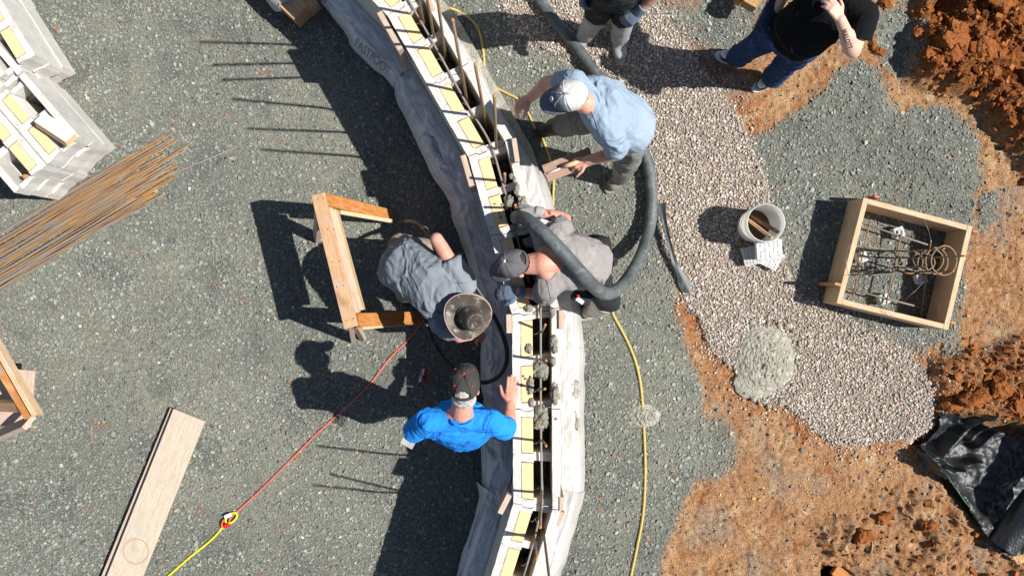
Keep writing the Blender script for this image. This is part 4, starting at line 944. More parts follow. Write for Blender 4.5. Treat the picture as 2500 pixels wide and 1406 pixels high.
def mound(name, px, py, rx, ry, h, lb, seed, rough=.012, dim=True):
    V, F = [], []; n, m_ = 150, 60; c = G(px, py); s = CAMH/FPX
    for i in range(m_+1):
        r = i/m_
        for k in range(n):
            a = 2*math.pi*k/n; wob = 1+.025*math.sin(3*a+seed)+.02*math.sin(5*a+1.7*seed)+.02*math.sin(11*a)+.012*math.sin(23*a)
            V.append((c.x+math.cos(a)*rx*s*r*wob, c.y+math.sin(a)*ry*s*r*wob, 0, r))
    V = np.array(V); r = V[:, 3]; q = np.column_stack([V[:, :2]*12, r*0+seed])
    z = h*(1-r**2.2)**.8+rough*(fbm(q, 3)*.8+.9*pnoise(q*4.1)+.55*pnoise(q*8.7))*(1-r**8)
    if dim: z -= .03*np.exp(-((V[:, 0]-c.x+.045)**2+(V[:, 1]-c.y+.03)**2)/.0006)-.012*np.exp(-((V[:, 0]-c.x+.02)**2+(V[:, 1]-c.y+.02)**2)/.004)
    V = np.column_stack([V[:, :2], z+c.z-.004-.02*(r > .97)])
    F = [(i*n+k, (i+1)*n+k, (i+1)*n+(k+1) % n, i*n+(k+1) % n) for i in range(m_) for k in range(n)]
    return tag(link(name, mesh_from(name, V, F, True, None, M_wet)), lb, 'concrete')
mound('concrete_heap', 1868, 882, 76, 90, .060, 'round heap of wet grey concrete on the pea gravel', 2)
mound('concrete_puddle', 1842, 935, 52, 42, .028, 'thin grey concrete slurry spilled at the foot of the heap', 4, .003, False)
hp_ = bpy.data.objects['concrete_heap']
for k in range(16):
    a_ = k*.41+.3*math.sin(k*7); rr2 = 1.0+.22*abs(math.sin(k*3.7)); g3 = G(1868+76*rr2*math.cos(a_), 882+90*rr2*math.sin(a_))
    splash(1868+76*rr2*math.cos(a_), 882+90*rr2*math.sin(a_), 3+5*abs(math.sin(k*2.3)), 3+4*abs(math.cos(k*1.9)), .012, g3.z+.012, 40+k, hp_, M_wet, 'splatter')
mound('concrete_heap', 1573, 1014, 40, 31, .034, 'small flat spill of concrete across the yellow hose', 7, .012, False)

# ---------------------------------------------------------------- hoses, cords, rope
def gp(lst, r): return [G(x, y, r+(dz[0] if dz else 0)) for x, y, *dz in lst]
ph = [W(1278, -60, .075), W(1345, 40, .075), W(1400, 105, .07), W(1440, 160, .07), W(1485, 225, .07), W(1535, 300, .07), W(1562, 345, .07), W(1584, 410, .08), W(1592, 480, .08), W(1587, 550, .10), W(1568, 615, .20), W(1545, 660, .42), W(1516, 700, .74), W(1486, 716, 1.0), W(1460, 708, 1.20), W(1420, 668, 1.37), W(1370, 613, 1.46), W(1320, 562, 1.44), W(1285, 536, 1.34), W(1266, 530, 1.22), W(1261, 531, 1.05), W(1262, 534, .85)]
hose = tag(tube('pump_hose', spline(ph, 10), .0455, M_hose, None, 20), 'thick dusty black concrete hose looping over the shoulder of the man in grey', 'hose')
tag(tube('yellow_hose', spline([W(1052, -5, .24), W(1068, 14, .2)]+gp([(1112, 26), (1150, 50), (1170, 80), (1180, 130), (1186, 182), (1205, 210), (1240, 230), (1262, 242), (1288, 275), (1305, 312), (1325, 342), (1343, 392), (1351, 440), (1350, 490), (1352, 560), (1400, 660), (1480, 740), (1502, 778), (1530, 830), (1552, 885), (1565, 950), (1572, 1050), (1575, 1150), (1570, 1250), (1555, 1335), (1540, 1406), (1530, 1460)], .010), 8), .0105, M_yel, sides=9), 'long yellow air hose winding along the right of the wall', 'hose')
tag(tube('extension_cord', spline(gp([(1060, 740), (1030, 787), (1000, 826), (950, 876), (905, 935), (850, 990), (780, 1052), (700, 1132), (640, 1192), (580, 1247), (570, 1258)], .008), 8), .0075, M_red, sides=8), 'thin red extension cord running from the hat man to the yellow cord', 'cord')
tag(tube('extension_cord', spline(gp([(545, 1283), (535, 1297), (510, 1322), (460, 1362), (410, 1406), (370, 1440)], .010), 8), .0085, M_yel2, sides=8), 'bright yellow extension cord in the lower left', 'cord')
pl = thing('cord_connector', 'plug joint with yellow and orange loops linking the red and yellow cords', 'plug', tuple(G(561, 1266)))
def loop(cx, cy, rx, ry, rot, z, r, m, a0=0, a1=6.3):
    pts = []
    for a in np.linspace(a0, a1, 24):
        x, y = rx*math.cos(a), ry*math.sin(a); pts.append(G(cx+x*math.cos(rot)-y*math.sin(rot), cy+x*math.sin(rot)+y*math.cos(rot), z))
    tube('loop', pts, r, m, pl, sides=8)
loop(567, 1262, 17, 9, -.7, .022, .008, M_yel2); loop(554, 1272, 14, 7, -1.0, .03, .007, M_orp, .5, 5.4)
bd('plug_body', G(552, 1259, .03), G(568, 1252, .03), .03, .03, M_white, pl); bd('plug_cap', G(551, 1282, .03), G(563, 1276, .03), .03, .03, M_redp, pl)
# vibrator shaft held by the man in the hat
vp = [W(990, 540, .14), W(1012, 541, .22), W(1030, 550, .40), W(1050, 577, .78), W(1072, 605, .88), W(1110, 640, .95), W(1146, 678, .98), W(1190, 745, .92), W(1222, 805, .80), W(1238, 860, .66), W(1230, 902, .52), W(1203, 928, .42), W(1165, 932, .36), W(1125, 912, .30), W(1092, 884, .28), W(1062, 842, .25), W(1042, 795, .25), W(1030, 755, .27), W(1018, 724, .30)]
vib = tag(tube('concrete_vibrator', spline(vp, 8), .0165, M_vib, None, 10), 'black vibrator hose looping round the man in the leather hat', 'vibrator')
hp = spline(vp[:4], 8)[:21]; tube('vibrator_head', hp, .0215, M_vibh, vib, 10, [0.75]+[1]*(len(hp)-1))
tube('end_sleeve', [W(1018, 722, .30), W(1028, 752, .272)], .023, M_worn, vib, 10)
# scuffed rubber strip
Vs, Fs = [], []
cl = spline([G(1612, 497, .03), G(1614, 530, .05), G(1624, 575, .05), G(1640, 630, .045), G(1658, 670, .03), G(1682, 715, .012)], 10)
for i, p in enumerate(cl):
    t = i/(len(cl)-1); w = .036-.018*math.sin(math.pi*min(1, t*1.1))+(.012 if t > .85 else 0); d = (cl[min(i+1, len(cl)-1)]-cl[max(i-1, 0)]).normalized(); s_ = Vector((-d.y, d.x, 0))
    for k in range(5): Vs.append(p+s_*(w*(k/2-1))+Vector((0, 0, .018*abs(k-2)/2*math.sin(t*4+.4)+.004)))
for i in range(len(cl)-1):
    for k in range(4): Fs.append((i*5+k, i*5+k+1, i*5+6+k, i*5+5+k))
tag(link('rubber_strip', mesh_from('rubber_strip', [tuple(v) for v in Vs], Fs, True, None, M_strip)), 'scuffed black rubber strip lying at the edge of the pea gravel', 'strip')
# red wrapper
o = thing('snack_wrapper', 'crumpled red and white wrapper on the shaded gravel by the bright blue shirt', 'wrapper', tuple(G(1035, 915)))
for m_, dx, nm in ((M_redp, 3, 'red_panel'), (M_white, -4, 'white_panel')):
    V = []
    for i in range(6):
        for k in range(4):
            q = G(1035+dx+(k-1.5)*2.6+(i-2.5)*2.2, 915+(i-2.5)*-6.5, .02); V.append((q.x, q.y, q.z+.016*math.sin(i*2.1+k*1.7+dx)+.012))
    link(nm, mesh_from(nm, V, [(i*4+k, i*4+k+1, i*4+5+k, i*4+4+k) for i in range(5) for k in range(3)], False, None, m_), o)

# ---------------------------------------------------------------- black landscape fabric in the cut at the lower right
def drape(name, outline, folds, base, m, lb, seed, cat='fabric', n=150, edgez=.02):
    pl_ = poly(outline); lo, hi = pl_.min(0), pl_.max(0)
    gx = np.arange(lo[0], hi[0], .011); gy = np.arange(lo[1], hi[1], .011); X, Y = np.meshgrid(gx, gy); P = np.column_stack([X.ravel(), Y.ravel()])
    d = sdf(P, pl_); q = np.column_stack([P, P[:, 0]*0+seed]); z = height(P)+.02+base
    z = z*0+np.clip(height(P), -.2, .05)+base
    for (x0, y0, x1, y1, wdt, amp, shp) in folds:
        a, b = W(x0, y0).xy, W(x1, y1).xy; a, b = np.array(a), np.array(b); e = b-a; L2 = e@e
        t = (P-a)@e/L2; tc = np.clip(t, 0, 1); dv = P-(a+tc[:, None]*e); nn_ = np.array([-e[1], e[0]])/math.sqrt(L2); sd_ = dv@nn_; dist = np.linalg.norm(dv, axis=1)
        z += amp*np.exp(-(dist/wdt)**2)*(1+shp*np.tanh(sd_/wdt*3))
    z += .022*(1-2*np.abs(pnoise(q*np.array([4, 6.5, 1]))))+.01*fbm(q*5, 3)
    keep = d > -.004; ii = np.arange(len(P)).reshape(X.shape)
    f = np.stack([ii[:-1, :-1], ii[:-1, 1:], ii[1:, 1:], ii[1:, :-1]], -1).reshape(-1, 4); f = f[keep[f].all(1)]
    used = np.unique(f); mp = -np.ones(len(P), int); mp[used] = np.arange(len(used))
    return tag(link(name, mesh_from(name, np.column_stack([P, z])[used], mp[f], True, None, m)), lb, cat)
fab = drape('landscape_fabric', [(2285, 1010), (2300, 1000), (2340, 1015), (2388, 998), (2388, 1030), (2432, 1052), (2470, 1062), (2560, 1080), (2640, 1150), (2560, 1330), (2440, 1350), (2380, 1290), (2350, 1230), (2318, 1180), (2290, 1162), (2255, 1145), (2226, 1118), (2222, 1085), (2240, 1098), (2255, 1080), (2280, 1050)],
    [(2385, 1000, 2290, 1100, .05, .13, .5), (2432, 1052, 2390, 1090, .035, .10, -.4), (2405, 1035, 2370, 1070, .03, .06, .5), (2225, 1090, 2285, 1160, .035, .09, .6), (2270, 1105, 2335, 1140, .035, .12, -.5), (2335, 1140, 2388, 1128, .03, .12, .5), (2290, 1150, 2330, 1175, .05, .06, .3), (2310, 1175, 2370, 1245, .05, .05, .6), (2240, 1100, 2262, 1130, .015, .05, 0), (2290, 1090, 2320, 1110, .012, .035, 0)], .085, M_fab, 'crumpled black woven fabric in the cut at the lower right', 3)
for pts in ([(2262, 1118), (2285, 1125), (2297, 1165), (2330, 1205), (2368, 1245)], [(2322, 1052), (2338, 1072)]):
    dp = bpy.data.meshes.new('x'); M = WM[fab]; bv = BVHTree.FromPolygons([M @ v.co for v in fab.data.vertices], [p.vertices[:] for p in fab.data.polygons]); bpy.data.meshes.remove(dp)
    q = []
    for p in spline([W(x, y, 0) for x, y in pts], 10):
        h = bv.ray_cast(Vector((p.x, p.y, 2)), Vector((0, 0, -1)))
        if h[0]: q.append(h[0]+Vector((0, 0, .003)))
    if len(q) > 3: tube('green_thread', q, .0022, M_green, fab, sides=4)
Vr, Fr = [], []
a, b = G(2640, 990, .16), W(2432, 1325, .02)
n_ = 40
d = (b-a).normalized(); xx = d.orthogonal().normalized(); yy = d.cross(xx)
for i in range(61):
    t = i/60
    for k in range(n_+6):
        an = 2*math.pi*k/n_; rr_ = .115+.006*k/n_+.006*math.sin(an*3+t*9)+.004*math.sin(an*7+t*21)
        Vr.append(a+(b-a)*t+(xx*math.cos(an)+yy*math.sin(an))*rr_)
for i in range(60):
    for k in range(n_+5): Fr.append((i*(n_+6)+k, i*(n_+6)+k+1, (i+1)*(n_+6)+k+1, (i+1)*(n_+6)+k))
roll = tag(link('fabric_roll', mesh_from('fabric_roll', [tuple(v) for v in Vr], Fr, True, None, mat('ribbed_black_fabric', (.012, .016, .019), .36, [(30, (.035, .042, .046), .5, .72, (1, 1, 1))], spec=.8, bump=(70, .5)))), 'shiny black roll of woven fabric at the right edge', 'fabric roll')
roll.location.z += .08; WM[roll] = Matrix.Translation(roll.location)

# ---------------------------------------------------------------- people
def perp(v, to):
    v = Vector(v); to = to.normalized(); return (v-to*v.dot(to)).normalized()
def hand(b, wrist, f, back, side, curl=.35, s=1.0, g=0.0, spread=1.0, thumb=.75, curls=None):
    """palm, five separate fingers; f points along the hand, back out of its back, side=+1/-1 thumb side"""
    f = f.normalized(); n = perp(back, f); t = f.cross(n)*side
    K = []
    for lat in (.027, .009, -.010, -.027):
        base = wrist+t*(lat*.55*s)+f*.012*s; kn = wrist+f*((.088-abs(lat-.005)*.25)*s)+t*(lat*s)
        b.cap(base, kn, .0155*s+g, .0125*s+g); K.append((lat, kn))
    b.ell(wrist+f*.05*s, t*(.036*s+g), f*(.048*s+g), n*(.0155*s+g))
    for i, ((lat, kn), ln) in enumerate(zip(K, (.074, .082, .076, .060))):
        d = (f+t*lat*4.5*spread).normalized(); p = kn; c = (curls[i] if curls else curl)
        for seg, (fr, rr_) in enumerate(((.45, .0095), (.31, .0086), (.24, .0076))):
            an = c*(1.0 if seg == 0 else 1.25); ax = perp(t, d); d = (Matrix.Rotation(an, 3, d.cross(n)) @ d).normalized() if False else (d*math.cos(an)-n*math.sin(an)).normalized()
            n2 = perp(n, d) if abs(d.dot(n)) < .98 else perp(-f, d)
            q = p+d*(ln*fr*s); b.cap(p, q, rr_*s+g, (rr_-.0008)*s+g); p = q
    p0 = wrist+t*.020*s+f*.025*s; d = (f*.62+t*thumb-n*.22).normalized(); p1 = p0+d*.045*s; b.cap(p0, p1, .0155*s+g, .0115*s+g)
    d = (f*.9+t*thumb*.45-n*.3).normalized(); p2 = p1+d*.032*s; b.cap(p1, p2, .0108*s+g, .0098*s+g); p3 = p2+(d-n*.25).normalized()*.022*s; b.cap(p2, p3, .0098*s+g, .0085*s+g)
def head(b, c, fwd, up, neck, s=1.0):
    fwd = perp(fwd, up); up = up.normalized(); sd = fwd.cross(up)
    b.ell(c+up*.025*s-fwd*.008*s, sd*.076*s, fwd*.096*s, up*.098*s)
    b.ell(c+fwd*.028*s-up*.055*s, sd*.058*s, fwd*.066*s, up*.066*s)
    b.ell(c+fwd*.062*s-up*.098*s, sd*.026*s, fwd*.026*s, up*.022*s)
    b.cap(c+fwd*.088*s+up*.002*s, c+fwd*.108*s-up*.034*s, .010*s, .014*s)          # nose
    b.ell(c+fwd*.085*s-up*.066*s, sd*.024*s, fwd*.010*s, up*.006*s); b.ell(c+fwd*.083*s-up*.076*s, sd*.022*s, fwd*.010*s, up*.006*s)   # lips
    b.ell(c+fwd*.082*s+up*.022*s, sd*.052*s, fwd*.012*s, up*.010*s)                  # brow
    for k in (-1, 1): b.ell(c+sd*k*.079*s-fwd*.012*s-up*.018*s, sd*.011*s, (fwd-up*.15)*.019*s, up*.032*s)   # ears
    b.cap(c-up*.055*s-fwd*.025*s, neck, .058*s, .066*s)
    return fwd, up, sd
def eyes(par, c, fwd, up, sd, s=1.0):
    for k in (-1, 1):
        e_ = Blob(); e_.sph(c+sd*k*.032*s+fwd*.082*s-up*.003*s, .0115*s)
        link('eye', faces_me('eye', e_.V, e_.F, M_eye), par)
def cap(par, c, fwd, up, m_front, m_back, m_bill, open_back=True, s=1.0, button=None, bill_tilt=.16, dots=None, name='cap'):
    fwd = perp(fwd, up); up = up.normalized(); sd = fwd.cross(up); cc = c+up*.040*s-fwd*.004*s
    rs, rf, ru = .089*s, .108*s, .092*s; n, m_ = 48, 14; V, F, MI = [], [], []
    def pt(th, ph, k=1.0):
        taper = 1-.06*math.sin(ph)
        q = abs(math.cos(3*th))**.5*.004*s*math.sin(2*ph)
        return cc+fwd*(math.cos(th)*math.cos(ph)**.8*(rf-q)*k*taper)+sd*(math.sin(th)*math.cos(ph)**.8*(rs-q)*k*taper)+up*(math.sin(ph)*ru*k+(.010*s*math.cos(th)*math.sin(ph)))
    for j in range(m_+1):
        ph = -.12+(math.pi/2+.12)*j/m_
        ph2 = max(ph, 0); ex = up*(min(ph, 0)*ru)
        for i in range(n): V.append(pt(2*math.pi*i/n, min(ph2, math.pi/2-.001))+ex)
    for j in range(m_):
        for i in range(n):
            th = 2*math.pi*(i+.5)/n; ph = -.12+(math.pi/2+.12)*(j+.5)/m_; dth = abs(math.pi-th)
            if open_back and (dth/.52)**2+((ph-.02)/.60)**2 < 1 and ph > .10: continue
            F.append((j*n+i, j*n+(i+1) % n, (j+1)*n+(i+1) % n, (j+1)*n+i)); MI.append(0 if (th < 1.25 or th > 2*math.pi-1.25) else 1)
    me = mesh_from('crown', [tuple(v) for v in V], F, True, None, m_front); me.materials.append(m_back); me.polygons.foreach_set('material_index', np.array(MI, np.int32))
    cp = link(name, me, par); sm = cp.modifiers.new('t', 'SOLIDIFY'); sm.thickness = .003; sm.offset = 1
    for i in range(6):
        th = math.pi/6+i*math.pi/3
        if open_back and abs(th-math.pi) < .2: continue
        tube('seam', [pt(th, p_, 1.018) for p_ in np.linspace(.02, 1.5, 14)], .0016*s, m_back, cp, sides=5)
    bt = Blob(); bt.ell(cc+up*(ru+.006*s), sd*.009*s, fwd*.009*s, up*.006*s); link('button', faces_me('button', bt.V, bt.F, button or m_bill), cp)
    if dots:
        for th, ph in ((.9, .8), (2.3, .75), (-.9, .8), (-2.3, .75)):
            bt = Blob(); p_ = pt(th, ph, 1.03); bt.sph(p_, .005*s); link('eyelet', faces_me('eyelet', bt.V, bt.F, dots), cp)
    V, F = [], []; nu, nw = 20, 9
    for i in range(nu+1):
        u = -1+2*i/nu; th = u*1.05; a = cc+fwd*(math.cos(th)*rf*1.0)+sd*(math.sin(th)*rs*1.0)+up*(-.008*s)
        ext = .078*s*(1-abs(u)**3.2)**.5 if abs(u) < 1 else 0
        for k in range(nw+1):
            w_ = k/nw; V.append(a+fwd*(ext*w_)+sd*(math.sin(th)*.006*w_*s)-up*(ext*w_*bill_tilt+.020*s*u*u*(.4+.6*w_)))
    for i in range(nu):
        for k in range(nw): F.append((i*(nw+1)+k, (i+1)*(nw+1)+k, (i+1)*(nw+1)+k+1, i*(nw+1)+k+1))
    bl = link('bill', mesh_from('bill', [tuple(v) for v in V], F, True, None, m_bill), cp); sm = bl.modifiers.new('t', 'SOLIDIFY'); sm.thickness = .004; sm.offset = 0
    return cp, pt, (fwd, up, sd, cc)
def thing_part(name, par): return link(name, None, par, Matrix.Translation(WM[par].translation))
def person(b, label, m, voxel=.006): return tag(b.build('person', m, None, voxel, 3, recenter=True), label, 'person')
def seams(shirt, par, lines, m, r=.0022):
    bv = BVHTree.FromPolygons([WM[shirt] @ v.co for v in shirt.data.vertices], [q.vertices[:] for q in shirt.data.polygons])
    for pts in lines:
        q = []
        for p_ in spline([W(x, y, 0) for x, y in pts], 12):
            d_ = (Vector((p_.x, p_.y, 0))-Vector((0, 0, CAMH))).normalized(); h_ = bv.ray_cast(Vector((0, 0, CAMH)), d_)
            if h_[0]: q.append(h_[0]+h_[1]*.0012)
        if len(q) > 3: tube('seam', q, r, m, shirt, sides=5)
def boot(par, knee, ankle, toe, m, rs=(.075, .06), foot_w=.048, sole=None, name='boot', shaft=True, top=.75):
    b = Blob(); k = ankle.lerp(knee, top)
    if shaft: b.fru(k, ankle+Vector((0, 0, .02)), rs[0], rs[1])
    heel = ankle-(toe-ankle).normalized()*.045; z0 = min(toe.z, ankle.z)
    b.sph(ankle, rs[1]); d = toe-ankle; d.z = 0; d.normalize(); s_ = Vector((-d.y, d.x, 0)); fc = Vector((heel.x, heel.y, toe.z)).lerp(toe, .55)
    L = (Vector((toe.x, toe.y, 0))-Vector((heel.x, heel.y, 0))).length
    b.ell(Vector((heel.x, heel.y, toe.z+.012)), d*.05, s_*.040, Vector((0, 0, .055)))
    b.ell(fc+Vector((0, 0, .004)), d*(L*.56), s_*foot_w, Vector((0, 0, .046)))
    b.ell(toe-d*.035+Vector((0, 0, .006)), d*.055, s_*(foot_w*.98), Vector((0, 0, .044)))
    b.cap(ankle, fc+Vector((0, 0, .02)), rs[1]*.92, .038)
    o = b.build(name, m, par, .007, 4, wrinkle=(.003, 9, Vector((-d.y, d.x, 0)), 2) if shaft else None)
    so_ = Blob(); n = 26; V = []
    for z in (-.004, .022):
        for i in range(n):
            a = 2*math.pi*i/n; ct = (heel+toe)/2; u = math.cos(a); wv = (foot_w+.005)*(.93+.10*u-.10*(1-u*u)); V.append(Vector((ct.x, ct.y, max(toe.z-.05, 0)+z))+d*(u*(L/2+.052))+s_*(math.sin(a)*wv))
    F = [(i, (i+1) % n, n+(i+1) % n, n+i) for i in range(n)]+[tuple(range(n, 2*n)), tuple(range(n))[::-1]]
    me = bpy.data.meshes.new('sole'); me.from_pydata([tuple(v) for v in V], [], F); me.materials.append(sole or m); link('sole', me, o)
    return o
def torso(b, pel, chest, ls, rs_, neck, wpel, wch, dpel, dch, fwdv, shoulder=.062, g=0.0, belly=0.0, low=.0):
    """lofted trunk from hip to shoulders; ls/rs_ shoulder joints, fwdv body front"""
    up = (chest-pel).normalized(); sd = perp(ls-rs_, up); fr = sd.cross(up)
    if fr.dot(fwdv) < 0: fr = -fr
    sh = (ls+rs_)/2; up2 = (sh-chest).normalized(); sd2 = perp(ls-rs_, up2)
    fr2 = perp(fr, up2)
    b.loft([(pel-up*.03+up*low, sd*(wpel*.98+g), fr*(dpel+g)), (pel+up*.06, sd*(wpel+g), fr*(dpel+g)), (pel.lerp(chest, .5)+fr*(belly*.6), sd*((wpel+wch)/2*.99+g), fr*((dpel+dch)/2+g+belly*.6)), (chest, sd*(wch+g), fr*(dch+g)), (chest.lerp(sh, .55), sd2*(wch*.98+g), fr2*(dch*.92+g)), (sh-up2*.01, sd2*(wch*.86+g), fr2*(dch*.62+g))])
    b.cap(ls, rs_, shoulder+g, shoulder+g); b.cap(ls.lerp(rs_, .3), neck, shoulder*1.0+g, .055+g); b.cap(rs_.lerp(ls, .3), neck, shoulder*1.0+g, .055+g)
    return up, sd, fr
def folds(b, pairs, r=.010):
    for a, c in pairs: b.cap(Vector(a), Vector(c), r, r*.5)

# --- the man in bright blue, leaning on the wall
def man_blue():
    pel, ch = W(1128, 1046, .98), W(1124, 1032, 1.26); ls, rs_, nk = W(1047, 1024, 1.39), W(1196, 1026, 1.39), W(1127, 1006, 1.46)
    le, lw = W(1003, 1058, 1.17), W(1006, 1052, .95); re_, rw = W(1240, 1050, 1.19), W(1246, 987, 1.095)
    hc = W(1133, 946, 1.58); up = Vector((.03, .66, .75)).normalized(); fwd = Vector((.02, .75, -.66))
    b = Blob(); F_, U, S = head(b, hc, fwd, up, nk, 1.06)
    torso(b, pel, ch, ls, rs_, nk, .165, .175, .105, .115, Vector((0, 1, -.3)))
    b.chain([ls, le, lw], [.050, .042, .030]); b.chain([rs_, re_, rw], [.052, .047, .036])
    b.cap(re_.lerp(rw, .2), re_.lerp(rw, .6), .052, .046)
    hand(b, rw, W(1254, 915, 1.08)-rw, Vector((0, 0, 1)), -1, .03, 1.14, .0015, spread=.45)
    hand(b, lw, Vector((-.1, -.2, -1)), Vector((-1, 0, 0)), 1, .5)
    f1, f2 = W(1108, 1015, .07), W(1172, 1015, .07); k1, k2 = W(1102, 1022, .52), W(1164, 1022, .52)
    for h_, k_, a_ in ((W(1102, 1046, .93), k1, f1), (W(1156, 1046, .93), k2, f2)): b.chain([h_, k_, a_], [.075, .055, .04])
    p = person(b, 'man in a bright blue T-shirt and black cap, one hand flat on the wall', M_skin3)
    eyes(p, hc, F_, U, S)
    s = Blob(); torso(s, pel, ch, ls, rs_, nk-U*.055-F_*.01, .195, .195, .135, .135, Vector((0, 1, -.3)), .062, .012)
    s.fru(ls, ls.lerp(le, .86), .068, .076); s.fru(rs_, rs_.lerp(re_, .90), .070, .080); s.sph(ls, .069); s.sph(rs_, .070)
    s.cap(ch, ls.lerp(le, .45), .125, .066); s.cap(ch, rs_.lerp(re_, .45), .125, .068)
    sh_ = s.build('shirt', M_blue, p, .008, 3, (.011, 8, Vector((.5, .8, .2)), 3.5))
    seams(sh_, p, [[(1038, 992), (1030, 1015), (1033, 1045), (1042, 1062)], [(1188, 985), (1200, 1012), (1190, 1040), (1186, 1062)], [(1096, 1010), (1062, 1005), (1036, 1000)], [(1160, 1005), (1185, 1000), (1200, 1006)]], cloth('seam_blue', tuple(x*.6 for x in M_blue.node_tree.nodes['RGB'].outputs[0].default_value[:3])))
    cl = [nk-U*.012-F_*.02+S*(math.cos(a)*.070)+F_*(math.sin(a)*.072)-U*(.012+.010*math.sin(a)) for a in np.linspace(0, 6.3, 28)]
    tube('collar', cl, .010, M_blue, p, sides=7)
    h = Blob(); h.ell(hc-F_*.016+U*.020, S*.087, F_*.102, U*.107); h.ell(hc-F_*.050-U*.052, S*.079, F_*.060, U*.062); h.build('hair', M_hairg, p, .006, 2, None, (.004, 60))
    cp, *_ = cap(p, hc, F_, U, M_capb, M_capb, M_capb, True, 1.10, M_redp, .55, M_redp)
    t_ = Blob()
    for h_, k_, a_ in ((W(1102, 1046, .95), k1, f1), (W(1156, 1046, .95), k2, f2)): t_.fru(h_, k_, .095, .078); t_.fru(k_, a_, .078, .062); t_.sph(k_, .078)
    t_.ell(pel-Vector((0, 0, .05)), Vector((.185, 0, 0)), Vector((0, .125, 0)), Vector((0, 0, .12))); t_.build('trousers', M_jeans, p, .010, 4, (.006, 8, (1, 0, .2), 2))
    for k_, a_ in ((k1, f1), (k2, f2)): boot(p, k_, Vector((a_.x, a_.y, .10)), Vector((a_.x, a_.y+.17, .055)), M_bootd, shaft=False)
    # tool hanging from the other hand
    tr = thing('trowel', 'clear plastic trowel hanging from the hand of the man in bright blue', 'trowel', tuple(W(996, 1074, .82)))
    board('blade', W(984, 1068, .80), W(1013, 1084, .80), .085, .003, M_clear, tr); tube('handle', [W(1000, 1066, .86), W(1000, 1072, .82)], .012, M_white, tr)
man_blue()

